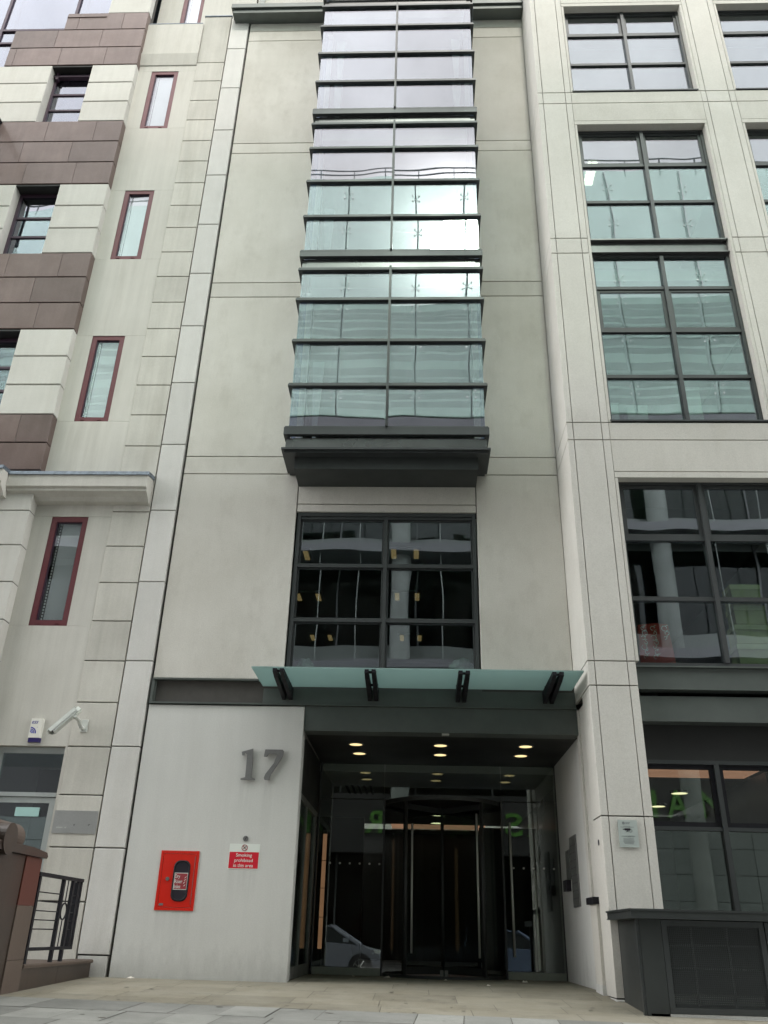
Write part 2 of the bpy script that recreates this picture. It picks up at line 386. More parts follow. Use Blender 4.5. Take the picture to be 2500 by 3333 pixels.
# ================================================================== OFFICE BUILDING (number 17)
OB = thing('office_building', 'grey beige panelled office building with projecting bay window, glass canopy and revolving door entrance', 'building', (0, 3, 0))
G = .0075   # half joint
def panels(mb, xs, zs, y0, y1, skip=()):
    for i in range(len(xs) - 1):
        for j in range(len(zs) - 1):
            if (i, j) in skip: continue
            mb.bbox(xs[i] + G, xs[i + 1] - G, y0, y1, zs[j] + G, zs[j + 1] - G, .005)
# rear core walls (dark, seen only in the joints)
core = MB()
core.box(-3.86, -1.96, .05, .25, 3.52, 19.3); core.box(.945, 2.25, .05, .25, 3.52, 19.3); core.box(-1.96, .945, .05, .25, 6.62, 7.6)
core.box(-3.86, -1.66, .05, .11, -.3, 3.5)
obj('wall_core', core, 'gap', OB)
JZ = [7.30, 7.63, 11.04, 11.385, 14.83, 15.12, 18.42, 18.75]
wl = MB(); panels(wl, [-3.87, -1.945], [3.865] + JZ + [19.2], 0, .05)
obj('wall_panel', wl, 'panel', OB, label='left tall panelled wall between the bay and the bright stone strip')
wr = MB(); panels(wr, [.93, 2.262], [3.865] + JZ + [19.2], 0, .05)
obj('wall_panel', wr, 'panel', OB, label='right tall panelled wall between the bay and the first pillar')
lt = MB(); panels(lt, [-1.945, .93], [6.61, 6.75, 7.62], .004, .05)
obj('lintel_panel', lt, 'panel', OB)
# parapet coping
part('roof_coping', 'beam', OB, (-4.26, -2.12, -.32, .3, 19.14, 19.27), (-4.22, -2.16, -.27, .3, 19.02, 19.14))
part('roof_coping', 'beam', OB, (1.14, 2.255, -.32, .3, 19.14, 19.27), (1.16, 2.25, -.27, .3, 19.02, 19.14))
up = MB(); up.box(-3.86, 2.25, .3, .5, 19.28, 22.5); obj('upper_wall', up, 'panel', OB)
# ground-floor plain panel carrying the number
lp = MB(); lp.bbox(-3.868, -1.605, 0, .045, -.12, 3.478, .008); lp.box(-1.66, -1.607, .046, .24, -.1, 3.478)
obj('ground_floor_panel', lp, 'panel_low', OB)
# steel channel above entrance
bm_ = MB()
bm_.box(-3.868, 2.262, .055, .20, 3.515, 3.84); bm_.box(-3.868, 2.262, -.03, .20, 3.84, 3.862); bm_.box(-3.868, 2.262, -.03, .20, 3.492, 3.515)
bm_.box(-3.868, -3.83, -.02, .055, 3.515, 3.84); bm_.box(-3.83, -3.81, .0, .055, 3.52, 3.835)
bm_.box(-2.22, 2.255, -.012, .055, 3.52, 3.73)
obj('steel_channel', bm_, 'beam', OB)
lb = MB(); lb.box(-1.60, 2.268, .02, .30, 3.142, 3.488)
obj('entrance_beam', lb, 'beam', OB)
# ---- glass canopy
cn = MB(); cn.box(-2.232, 2.215, -.985, -.02, 3.758, 3.776)
CN = obj('canopy_glass', cn, 'canopy', OB)
for cx in (-1.86, -.625, .63, 1.87):
    b = MB()
    for sx in (-1, 1):
        b.prism([(-1.02, 3.745), (-1.02, 3.70), (-.86, 3.66), (.055, 3.56), (.055, 3.735)], 'x', cx + (.02 if sx > 0 else -.075), cx + (.075 if sx > 0 else -.02))
    for yy in (-.95, -.3): b.cyl((cx - .08, yy, 3.725), (cx + .08, yy, 3.725), .018, 10)
    obj('canopy_bracket', b, 'black', CN)
    s = MB(); s.cyl((cx - .04, -.93, 3.74), (cx - .04, -.93, 3.783), .02, 12); s.cyl((cx + .04, -.93, 3.74), (cx + .04, -.93, 3.783), .02, 12); obj('fixing', s, 'steel', CN)

# ---- first floor window over the canopy
W1 = obj('window', MB().frame(-1.925, .915, 3.87, 6.605, .055, .03, .14).box(-1.925 + .055, .86, .05, .14, 6.50, 6.55), 'metal', OB)
fr = MB()
fr.box(-.535, -.475, .02, .13, 3.925, 6.5)
for z in (4.81, 5.70): fr.box(-1.87, -.535, .035, .13, z - .035, z + .02); fr.box(-.475, .86, .035, .13, z - .035, z + .02)
obj('glazing_bar', fr, 'metal', W1)
for x0, x1 in ((-1.865, -.54), (-.47, .855)):
    for z0, z1 in ((3.93, 4.775), (4.83, 5.665), (5.72, 6.495)):
        obj('pane', MB().box(x0, x1, .09, .10, z0, z1), 'g_win', W1)
        obj('sash', MB().frame(x0, x1, z0, z1, .022, .075, .089), 'metal', W1)

obj('window_board', MB().box(-1.87, .86, .15, .75, 3.86, 3.945), 'room', OB)
# ---- projecting bay window
BW = grp('bay_window', OB)
storeys = [(7.70, [8.59, 9.49, 10.38, 11.06]), (11.42, [12.33, 13.23, 14.12, 14.80]), (15.15, [16.05, 16.94, 17.83, 18.51]), (18.88, [19.8, 20.7, 21.6, 22.3])]
def flange(z, t=.038, name='transom'):
    b = MB(); b.box(-2.135, 1.115, -.722, -.645, z - t, z); b.box(-2.135, -2.075, -.645, -.004, z - t, z); b.box(1.055, 1.115, -.645, -.004, z - t, z)
    b.box(-2.12, 1.10, -.72, -.645, z + .0005, z + .018)
    return obj(name, b, 'metal', BW)
for si, (z0, rows_) in enumerate(storeys):
    flange(z0 + .03, .11, 'sill_rail'); f = flange(z0 + .055, .02)
    zb = z0 + .055
    for z in rows_:
        flange(z)
        for x0, x1 in ((-2.07, -.525), (-.485, 1.05)):
            obj('pane', MB().box(x0, x1, -.665, -.652, zb + .001, z - .046), 'g_bay', BW)
        for xs in (-2.068, 1.045):
            obj('side_pane', MB().box(xs, xs + .011, -.64, -.01, zb + .001, z - .046), 'g_side', BW)
        zb = z
    obj('mullion', MB().box(-.524, -.486, -.76, -.60, z0 + .06, rows_[-1] + .02).box(-.518, -.513, -.768, -.76, z0 + .06, rows_[-1] + .02).box(-.497, -.492, -.768, -.76, z0 + .06, rows_[-1] + .02), 'metal', BW)
    sp = MB()
    if si == 0:
        sp.box(-1.98, .95, -.66, -.05, 7.345, 7.585); sp.box(-2.10, -1.983, -.65, -.05, 7.345, 7.585); sp.box(.953, 1.08, -.65, -.05, 7.345, 7.585)
    else:
        zt = storeys[si - 1][1][-1]; sp.box(-2.0, .98, -.64, -.05, zt + .02, z0 - .081); sp.box(-2.09, -2.003, -.63, -.05, zt + .02, z0 - .081); sp.box(.983, 1.07, -.63, -.05, zt + .02, z0 - .081)
    obj('spandrel', sp, 'metal2', BW)
tr = MB(); tr.box(-2.14, 1.12, -.785, -.003, 7.31, 7.343); tr.box(-2.10, 1.08, -.74, -.003, 7.272, 7.31)
obj('base_tray', tr, 'metal', BW)
tr = MB(); tr.prism([(-.59, 7.065), (-.60, 7.272), (-.003, 7.272), (-.003, 7.065)], 'x', -1.945, .935)
obj('soffit_box', tr, 'boxmetal', BW)
for z in (8.6, 12.2, 15.95, 17.2):   # white tapered posts seen through the glass
    for xx, s in ((-1.72, 1), (.75, -1)):
        if z == 8.6 and s < 0: continue
        obj('inner_post', MB().prism([(xx - .02, z - .8), (xx + .03, z - .8), (xx + .10, z + .75), (xx - .10, z + .75)], 'y', -.28, -.22), 'room', BW)

# ---- gridded right-hand façade
YF = -1.03; PX = 3.105
PZ = [-.004, 1.945, 3.57, 3.90, 7.34, 7.65, 11.08, 11.42, 14.87, 15.18, 18.62, 18.93, 22.5]
def pillar(x0, first):
    p = MB()
    xs = [x0, x0 + .095, x0 + .525, x0 + .635]
    for j in range(len(PZ) - 1):
        for i in range(3): p.bbox(xs[i] + (0 if i == 0 else .0055), xs[i + 1] - (0 if i == 2 else .0055), YF, YF + .05, PZ[j] + .008, PZ[j + 1] - .008, .004)
        back = -.50 if (first and j < 2) else .045
        if not first: back = -.55 if j < 2 else -.70
        p.box(x0, x0 + .03, YF + .051, back, PZ[j] + .008, PZ[j + 1] - .008)
        p.box(x0 + .605, x0 + .635, YF + .051, -.55, PZ[j] + .008, PZ[j + 1] - .008)
    o = obj('pillar', p, 'pillar', OB)
    c = MB(); c.box(x0 + .031, x0 + .604, YF + .052, -.56, -.1, 22.5); c.box(x0 + .02, x0 + .031, YF + .06, (-.51), -.1, 3.56)
    if first: c.box(x0 + .032, x0 + .10, -.56, .04, 3.58, 22.5)
    obj('pillar_core', c, 'gap', OB)
    b = MB(); b.bbox(x0 - .003, x0 + .638, YF - .006, -.45, -.35, -.012, .01); obj('plinth', b, 'panel_low', OB)
for k in range(4): pillar(2.262 + PX * k, k == 0)
# side strip of wall between the recess and the first pillar
sd = MB(); sd.box(2.30, 2.36, -.50, .0, -.1, 3.488); sd.box(2.272, 2.36, .004, .18, -.1, 3.488)
obj('return_wall', sd, 'pillar', OB)
def bay(k):
    X = PX * k; xl, xr = 2.897 + X, 5.367 + X     # between pillars
    w = MB(); ol, orr = 2.945 + X, 5.317 + X
    def strips(z0, z1):
        w.box(xl + .006, ol, YF, YF + .16, z0, z1 - .006); w.box(orr, xr - .006, YF, YF + .16, z0, z1 - .006)
        w.box(xl + .006, xr - .006, YF, YF + .16, z1 + .004, z1 + .095)
    def band(z0, z1, zs=()):
        zz = [z0] + list(zs) + [z1]
        for a, b in zip(zz[:-1], zz[1:]): w.bbox(xl + .006, xr - .006, YF, YF + .12, a + .007, b - .007, .004)
    strips(3.91, 6.69); band(6.79, 7.65, (7.34,)); strips(7.66, 14.28); band(14.375, 15.18, (14.87,)); strips(15.19, 17.84); band(17.94, 18.93, (18.62,)); strips(18.94, 22.2)
    obj('spandrel_wall', w, 'frame_stone', OB)
    c = MB()
    for z0, z1 in ((6.80, 7.62), (14.38, 15.15), (17.95, 18.9)): c.box(xl, xr, YF + .125, YF + .28, z0, z1)
    obj('spandrel_core', c, 'gap', OB)
    def win(z0, z1, bars, sash, sill=True):
        y = -.85; fl, fr_ = 2.95 + X, 5.312 + X; mx = 4.155 + X
        W = obj('window', MB().frame(fl, fr_, z0, z1, .05, y - .03, y + .08, wb=.05), 'metal', OB)
        gb = MB(); gb.box(mx - .03, mx + .03, y - .06, y + .07, z0 + .05, z1 - .05)
        zz = [z0 + .05] + bars + [z1 - .05]
        for z in bars: gb.box(fl + .05, mx - .03, y - .025, y + .07, z - .05, z + .01); gb.box(mx + .03, fr_ - .05, y - .025, y + .07, z - .05, z + .01)
        if sill: gb.box(fl - .02, fr_ + .02, YF - .015, y - .031, z0 - .045, z0 - .02)
        obj('glazing_bar', gb, 'metal', W)
        for i in range(len(zz) - 1):
            for a, b in ((fl + .052, mx - .032), (mx + .032, fr_ - .052)):
                za, zb_ = zz[i] + (.012 if i else .002), zz[i + 1] - (.052 if i < len(zz) - 2 else .002)
                if i in sash:
                    obj('sash', MB().frame(a, b, za, zb_, .05, y - .005, y + .04), 'metal', W); obj('pane', MB().box(a + .05, b - .05, y + .01, y + .02, za + .05, zb_ - .05), 'g_win', W)
                else: obj('pane', MB().box(a, b, y + .01, y + .02, za, zb_), 'g_win', W)
    win(3.88, 6.70, [4.87, 5.79], (2,), False)
    win(7.715, 11.17, [8.64, 9.555, 10.46], (2,))
    win(11.47, 14.27, [12.46, 13.38], (2,), False)
    win(15.245, 17.86, [16.235, 17.14], (2,))
    win(19.0, 22.2, [19.9, 20.9], (2,))
    s = MB(); s.box(2.95 + X, 5.312 + X, -.90, -.80, 11.20, 11.43); s.box(2.95 + X, 5.312 + X, -.97, -.80, 11.435, 11.465); s.box(2.95 + X, 5.312 + X, -.95, -.80, 11.172, 11.195)
    obj('metal_spandrel', s, 'metal2', OB)
    obj('window_board', MB().box(2.98 + X, 5.30 + X, -.765, -.35, 3.86, 3.938), 'room', OB); obj('window_board', MB().box(2.98 + X, 5.30 + X, -.765, -.35, 7.55, 7.628), 'room', OB)
    # steel fascias over the shop window
    s = MB(); s.box(2.90 + X, 5.364 + X, -.95, -.72, 3.852, 3.872); s.box(2.90 + X, 5.364 + X, -.90, -.72, 3.585, 3.85); s.box(2.90 + X, 5.364 + X, -.93, -.72, 3.555, 3.583)
    s.box(2.90 + X, 5.364 + X, -.86, -.66, 3.15, 3.48)
    obj('steel_fascia', s, 'beam', OB)
    s = MB(); s.box(2.90 + X, 5.364 + X, -.64, -.45, 2.70, 3.54)
    obj('dark_transom_panel', s, 'soffitblack', OB)
    # ground-floor window
    y = -.60; fl, fr_ = 2.90 + X, 5.364 + X
    W = obj('window', MB().frame(fl, fr_, .80, 2.70, .05, y - .04, y + .06), 'metal', OB)
    gb = MB()
    mids = (3.885 + X, 4.74 + X)
    for m_ in mids: gb.box(m_ - .03, m_ + .03, y - .05, y + .06, .85, 2.65)
    ed = [fl + .05, *mids, fr_ - .05]
    for i in range(3):
        a, b = ed[i] + (.031 if i else 0), ed[i + 1] - (.031 if i < 2 else 0)
        gb.box(a, b, y - .03, y + .06, 1.84, 1.885)
        obj('pane', MB().box(a + .001, b - .001, y + .01, y + .02, .852, 1.838), 'g_dark', W)
        obj('sash', MB().frame(a, b, 1.887, 2.648, .055, y - .01, y + .04), 'black', W)
        obj('pane', MB().box(a + .056, b - .056, y + .01, y + .02, 1.943, 2.592), 'g_dark', W)
    obj('glazing_bar', gb, 'metal', W)
for k in range(3): bay(k)

# ---- floors and rooms behind the glass
sl = MB()
for z0, z1 in ((6.83, 7.28), (10.75, 11.02), (14.5, 14.78), (18.3, 18.55)):
    sl.box(-3.8, 11.4, .26, 9, z0, z1); sl.box(2.40, 11.4, -.70, .25, z0, z1)
    sl.box(-1.93, .92, -.55, .25, max(z0, 7.35), max(z1, 7.5))
sl.box(2.9, 11.4, -.42, 9, 3.2, 3.5); sl.box(-3.8, 2.89, .32, 9, 3.2, 3.5)
obj('floor_slab', sl, 'ceil', OB)
cf = MB()
for z in (3.52, 7.30, 11.04, 14.8): cf.box(-3.7, 11.3, .3, 8.9, z, z + .03)
obj('carpet', cf, 'carpet', OB)
rm = MB(); rm.box(-3.85, 11.4, 9.05, 9.2, 3.2, 22); rm.box(11.41, 11.5, -.5, 9.04, 0, 22); rm.box(-3.84, -3.7, .27, 9.0, 3.51, 22)
rm.box(-3.6, -2.4, .6, 9, 7.4, 10.7); rm.box(1.6, 1.75, .5, 9, 7.55, 18.2); rm.box(1.6, 1.75, .5, 9, 3.55, 6.8); rm.box(6.0, 6.12, -.4, 9, 3.55, 18.2)
obj('interior_wall', rm, 'room', OB)
rf = MB(); rf.box(-3.85, 11.5, .31, 9.2, 22.5, 22.7); obj('roof', rf, 'carpet', OB)

# ---- entrance recess
ec = MB(); ec.box(-1.60, 2.40, .30, 2.7, 3.145, 3.19); obj('entrance_ceiling', ec, 'soffitblack', OB)
rw = MB(); rw.box(2.288, 2.45, .192, 2.75, -.02, 3.142); obj('entrance_side_wall', rw, 'panel_low', OB)
# left flank: dark glazed riser doors with a metal frame
lf = MB(); lf.box(-1.72, -1.625, .245, 2.75, 2.34, 3.142); obj('dark_overpanel', lf, 'soffitblack', OB)
sdo = grp('side_door', OB)
lf = MB()
lf.box(-1.66, -1.612, .25, 2.48, 2.25, 2.335); lf.box(-1.66, -1.612, 2.28, 2.48, .02, 2.25); lf.box(-1.66, -1.612, .25, .27, .02, 2.25); lf.box(-1.655, -1.615, 1.12, 1.15, .03, 2.25)
obj('door_frame', lf, 'bronze', sdo)
for a, b in ((.272, 1.118), (1.152, 2.278)):
    obj('pane', MB().box(-1.65, -1.635, a, b, .17, 2.249), 'g_dark', sdo)
    obj('kick_plate', MB().box(-1.66, -1.614, a, b, .03, .168), 'bronze', sdo)
bk = MB(); bk.box(-1.80, -1.70, .3, 2.5, 0, 2.33); obj('riser_cupboard', bk, 'darkwall', OB)
# glazed screen
GS = grp('entrance_screen', OB)
for x0, x1 in ((-1.58, -.53), (-.52, 1.39), (1.40, 2.283)):
    obj('pane', MB().box(x0, x1, 2.50, 2.512, 2.575, 3.135), 'g_dark', GS)
obj('pane', MB().box(-1.575, -.53, 2.50, 2.512, .13, 2.56), 'g_dark', GS)
obj('pane', MB().box(1.405, 2.275, 2.50, 2.512, .13, 2.56), 'g_dark', GS)
fb = MB(); fb.box(-1.595, -1.576, 2.46, 2.53, .0, 3.14); fb.box(-.53, -.505, 2.46, 2.53, .0, 2.57); fb.box(1.375, 1.40, 2.46, 2.53, .0, 2.57); fb.box(2.277, 2.287, 2.46, 2.53, .0, 3.14)
[obj('frame', MB().box(*q_), 'metal', GS) for q_ in ((-1.595, -1.576, 2.46, 2.53, .0, 3.14), (-.53, -.505, 2.46, 2.53, .0, 2.57), (1.375, 1.40, 2.46, 2.53, .0, 2.57), (2.277, 2.287, 2.46, 2.53, .0, 3.14))]
for x0, x1 in ((-1.572, -.532), (1.402, 2.272)):
    obj('kick_plate', MB().box(x0, x1, 2.488, 2.527, .018, .122), 'kick', GS)
def pull(x, z0, z1, y=2.42, par=None, y2=2.49):
    b = MB(); b.cyl((x, y, z0), (x, y, z1), .017, 12)
    for z in (z0 + .12, z1 - .10): b.cyl((x, y, z), (x, y2, z), .010, 8)
    return obj('handle', b, 'handle', par, smooth=True)
pull(1.505, .32, 2.24, par=GS); pull(1.895, .15, 1.55, 2.60, GS, 2.52)
dt = MB()
for k in range(6): dt.cyl((-1.37 + k * .158, 2.499, 1.585), (-1.37 + k * .158, 2.4965, 1.585), .016, 12)
for k in range(5): dt.cyl((1.55 + k * .158, 2.499, 1.57), (1.55 + k * .158, 2.4965, 1.57), .016, 12)
obj('manifestation_dots', dt, 'camgrey', GS)
# revolving door
RD = grp('revolving_door', OB)
rc = (.435, 2.86); rr = .96
def arc(mb, r, t, a0, a1, z0, z1, n=14):
    vs = []; fs = []
    for i in range(n + 1):
        a = R(a0 + (a1 - a0) * i / n)
        for q, z in ((r, z0), (r + t, z0), (r + t, z1), (r, z1)): vs.append((rc[0] + q * math.cos(a), rc[1] + q * math.sin(a), z))
    for i in range(n):
        for q in range(4): fs.append((i * 4 + q, i * 4 + (q + 1) % 4, i * 4 + 4 + (q + 1) % 4, i * 4 + 4 + q))
    fs += [(0, 1, 2, 3), (n * 4, n * 4 + 3, n * 4 + 2, n * 4 + 1)]
    mb.add(vs, fs)
for a0, a1 in ((180, 232), (308, 360)):
    mb = MB(); arc(mb, rr, .012, a0, a1, .05, 2.50); obj('curved_pane', mb, 'g_door', RD, smooth=False)
mb = MB(); arc(mb, rr - .03, .06, 0, 360, 2.50, 2.56, 48); obj('canopy_ring', mb, 'metal', RD)
mb = MB(); arc(mb, rr - .02, .05, 0, 360, .02, .06, 48); obj('floor_ring', mb, 'metal', RD)
mb = MB(); mb.cyl((rc[0], rc[1], 2.548), (rc[0], rc[1], 2.556), rr - .035, 40); obj('canopy_disc', mb, 'soffitblack', RD)
for a in (232, 308):
    px, py = rc[0] + rr * math.cos(R(a)), rc[1] + rr * math.sin(R(a)); mb = MB(); mb.cyl((px, py, .02), (px, py, 2.5), .028, 12); obj('post', mb, 'metal', RD, smooth=True)
for a in (48, 132, 228 , 312):
    dx, dy = math.cos(R(a)), math.sin(R(a)); nx, ny = -dy * .018, dx * .018
    def quad(mb, r0, r1, z0, z1, k=1.):
        ax, ay, bx, by = rc[0] + dx * r0, rc[1] + dy * r0, rc[0] + dx * r1, rc[1] + dy * r1
        v = [(ax - nx * k, ay - ny * k), (bx - nx * k, by - ny * k), (bx + nx * k, by + ny * k), (ax + nx * k, ay + ny * k)]
        mb.prism(v, 'z', z0, z1)
    fm = MB(); quad(fm, .03, rr - .03, .06, .16); quad(fm, .03, rr - .03, 2.40, 2.48); quad(fm, rr - .07, rr - .03, .161, 2.399); wg = obj('door_wing', fm, 'metal', RD)
    fm = MB(); quad(fm, .03, rr - .071, .161, 2.399, .25); obj('wing_glass', fm, 'g_door', RD)
mb = MB(); mb.cyl((rc[0], rc[1], .02), (rc[0], rc[1], 2.52), .028, 12); obj('centre_post', mb, 'metal', RD, smooth=True)
pull(-.06, .34, 2.18, 2.25, RD, 2.33); pull(.955, .30, 2.33, 2.12, RD, 2.2)
mb = MB(); mb.box(rc[0] - .07, rc[0] - .02, 2.05, 2.10, .03, .13); mb.box(rc[0] + .0, rc[0] + .05, 2.05, 2.10, .03, .13); obj('lock_plate', mb, 'bronze', RD)
# lobby
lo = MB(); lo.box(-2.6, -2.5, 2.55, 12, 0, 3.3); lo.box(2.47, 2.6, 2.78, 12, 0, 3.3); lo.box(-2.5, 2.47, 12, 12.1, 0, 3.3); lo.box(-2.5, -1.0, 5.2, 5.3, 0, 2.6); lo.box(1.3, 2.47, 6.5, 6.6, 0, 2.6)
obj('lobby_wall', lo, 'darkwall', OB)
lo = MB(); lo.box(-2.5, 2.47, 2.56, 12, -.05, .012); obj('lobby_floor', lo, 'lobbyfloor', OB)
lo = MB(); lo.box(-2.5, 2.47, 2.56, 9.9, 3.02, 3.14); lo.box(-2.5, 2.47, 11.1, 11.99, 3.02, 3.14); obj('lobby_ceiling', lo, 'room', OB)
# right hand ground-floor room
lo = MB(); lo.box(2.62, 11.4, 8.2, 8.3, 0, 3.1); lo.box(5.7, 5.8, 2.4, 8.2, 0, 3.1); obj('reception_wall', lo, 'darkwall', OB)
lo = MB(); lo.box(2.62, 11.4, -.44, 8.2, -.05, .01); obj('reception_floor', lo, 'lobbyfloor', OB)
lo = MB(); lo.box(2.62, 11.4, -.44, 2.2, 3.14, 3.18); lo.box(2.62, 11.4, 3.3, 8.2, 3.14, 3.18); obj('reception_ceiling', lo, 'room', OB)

# ================================================================== things on and in the office building
def light_thing(name, label, cat, loc, group): return thing(name, label, cat, loc, group)
for (x, y, lab) in ((-.915, .92, 'left front'), (.36, .90, 'middle front'), (1.63, .87, 'right front'), (-.905, 1.63, 'left rear'), (.375, 1.63, 'middle rear'), (1.64, 1.60, 'right rear')):
    t = thing('downlight', 'round recessed downlight, %s of the six in the dark entrance ceiling' % lab, 'downlight', (x, y, 3.144), 'downlights over the entrance')
    obj('bezel', MB().ring((x, y, 3.134), .098, .022, .011, 28, axis='z'), 'bronze', t)
    obj('lamp', MB().cyl((x, y, 3.138), (x, y, 3.1445), .097, 28), 'down', t)
mb = MB(); mb.box(.36, .46, .06, .16, 3.128, 3.141); tag(obj('door_sensor', mb, 'camgrey', origin=(.41, .1, 3.141)), 'small pale rectangular sensor under the front edge of the entrance beam', 'sensor')
# ceiling luminaires on the first floor
for i, (x, y) in enumerate([(-.23, 2.05), (-2.25, 2.15), (-.21, 4.22), (-2.25, 4.3), (-.15, 6.9), (-2.25, 6.95)]):
    t = thing('ceiling_luminaire', ['square ceiling light', 'left square ceiling light'][i % 2] + ' glowing amber in the %s panes above the canopy' % ['top', 'top', 'middle', 'middle', 'bottom', 'bottom'][i], 'luminaire', (x, y, 6.83), 'office ceiling lights')
    obj('housing', MB().box(x - .30, x + .30, y - .26, y + .26, 6.79, 6.828), 'camgrey', t)
    obj('tube', MB().box(x - .25, x - .16, y - .20, y + .20, 6.782, 6.789), 'warm', t); obj('tube', MB().box(x + .16, x + .25, y - .20, y + .20, 6.782, 6.789), 'warm', t)
t = thing('ceiling_luminaire', 'bright white slatted ceiling light behind the second floor pane of the right hand window', 'luminaire', (3.45, .25, 14.5), 'office ceiling lights')
lm = MB()
for k in range(6): lm.box(3.36, 3.54, .0 + k * .1, .06 + k * .1, 14.44, 14.47)
obj('housing', MB().box(3.2, 3.7, -.05, .65, 14.475, 14.498), 'camgrey', t); obj('tube', lm, 'coolw', t)
def disc(x, y, z, lab):
    t = thing('disc_lamp', lab, 'lamp', (x, y, z), 'round lobby lamps')
    obj('shade', MB().ring((x, y, z - .03), .15, .03, .05, 28, axis='z'), 'steel', t); obj('diffuser', MB().cyl((x, y, z - .02), (x, y, z), .149, 28), 'disc', t)
disc(.49, 7.8, 3.01, 'round ceiling lamp glowing in the lobby behind the revolving door, nearer of two')
disc(.50, 9.3, 3.01, 'round ceiling lamp deep in the lobby behind the revolving door, farther of two')
disc(4.97, 4.76, 3.12, 'upper round lamp glowing behind the right ground-floor glass')
disc(5.02, 6.55, 3.12, 'farther round lamp behind the right ground-floor glass beside the pillar')
tag(obj('cove_light', MB().box(-.62, 1.72, 9.92, 11.08, 3.04, 3.06), 'peach', origin=(.5, 10.5, 3.04)), 'peach glowing ceiling cove at the back of the entrance lobby', 'cove light')
tag(obj('cove_light', MB().box(2.65, 5.65, 2.25, 3.25, 3.13, 3.15), 'peach', origin=(4, 2.7, 3.13)), 'peach glowing ceiling cove behind the right ground-floor window', 'cove light')
t = thing('light_column', 'slim amber glowing light column behind the left glass of the entrance', 'light', (-1.47, 2.75, 0))
obj('diffuser', MB().box(-1.525, -1.465, 2.72, 2.78, .36, 2.04), 'amber', t)
bb = MB()
for z in (.80, 1.22, 1.63): bb.box(-1.53, -1.46, 2.715, 2.785, z, z + .008)
obj('band', bb, 'black', t); obj('cap', MB().box(-1.53, -1.46, 2.715, 2.785, 2.041, 2.10), 'bronze', t); obj('foot', MB().box(-1.53, -1.46, 2.715, 2.785, .0, .359), 'darkwall', t)
tag(obj('extract_grille', (lambda m: [m.box(-1.30 + k * .11, -1.26 + k * .11, 4.0, 5.0, 3.0, 3.017) for k in range(5)] and m)(MB()), 'black', origin=(-1, 4.5, 3.0)), 'black slotted air grille in the lobby ceiling behind the left glass', 'air grille')

# house number
t = thing('house_number', 'grey metal numerals 17 on the pale panel left of the entrance', 'house number', (-2.15, 0, 2.45))
one = [(-2.287, 2.867), (-2.276, 2.666), (-2.278, 2.475), (-2.226, 2.461), (-2.227, 2.443), (-2.425, 2.443), (-2.424, 2.462), (-2.363, 2.478), (-2.363, 2.65), (-2.363, 2.789), (-2.402, 2.807), (-2.408, 2.776), (-2.432, 2.773), (-2.443, 2.82)]
sev = [(-2.114, 2.859), (-1.868, 2.858), (-1.854, 2.84), (-1.857, 2.787), (-1.880, 2.735), (-1.932, 2.642), (-2.007, 2.529), (-2.022, 2.49), (-2.024, 2.452), (-2.040, 2.446), (-2.093, 2.449), (-2.103, 2.475), (-2.085, 2.528), (-1.981, 2.672), (-1.944, 2.79), (-1.968, 2.799), (-2.061, 2.799), (-2.082, 2.764), (-2.128, 2.76)]
obj('digit', MB().prism(one, 'y', -.045, -.018), 'numgrey', t, label='numeral 1'); obj('digit', MB().prism(sev, 'y', -.045, -.018), 'numgrey', t, label='numeral 7')
st = MB()
for x, z in ((-2.32, 2.80), (-2.32, 2.50), (-1.93, 2.82), (-2.06, 2.50)): st.cyl((x, -.018, z), (x, 0, z), .008, 8)
obj('stud', st, 'steel', t)
# round escutcheon
t = thing('lock_escutcheon', 'small round grey disc with a slot above the smoking sign', 'lock', (-2.284, 0, 1.687))
obj('disc', MB().cyl((-2.284, -.012, 1.687), (-2.284, 0, 1.687), .036, 24), 'numgrey', t)
mb = MB(); mb.prism([(-2.300, 1.662), (-2.292, 1.660), (-2.268, 1.712), (-2.276, 1.714)], 'y', -.0145, -.0121); obj('slot', mb, 'ink', t)
# smoking sign
t = thing('smoking_sign', 'white and red sign reading Smoking prohibited in this area', 'sign', (-2.285, 0, 1.31))
obj('plate', MB().box(-2.490, -2.082, -.004, 0, 1.308, 1.622), 'signwhite', t)
obj('red_field', MB().box(-2.482, -2.090, -.0055, -.0041, 1.318, 1.520), 'signred', t)
for s_, z in (('Smoking', 1.462), ('prohibited', 1.398), ('in this area', 1.335)):
    text('lettering', s_, 'signwhite', t, -2.286, -.0065, z, .042, {'Smoking': .215, 'prohibited': .245, 'in this area': .262}[s_], .001, align='C', off=.004)
mb = MB(); mb.ring((-2.287, -.0060, 1.573), .032, .009, .0018, 28); c_, s2 = math.cos(R(45)), math.sin(R(45))
mb.prism([(-2.287 - .034 * c_ - .003, 1.573 + .034 * c_ - .003), (-2.287 - .034 * c_ + .003, 1.573 + .034 * c_ + .003), (-2.287 + .034 * c_ + .003, 1.573 - .034 * c_ + .003), (-2.287 + .034 * c_ - .003, 1.573 - .034 * c_ - .003)], 'y', -.006, -.0044)
obj('prohibition_ring', mb, 'dullred', t)
mb = MB(); mb.prism([(-2.309, 1.556), (-2.304, 1.552), (-2.266, 1.590), (-2.271, 1.594)], 'y', -.0072, -.0062); obj('cigarette', mb, 'ink', t)
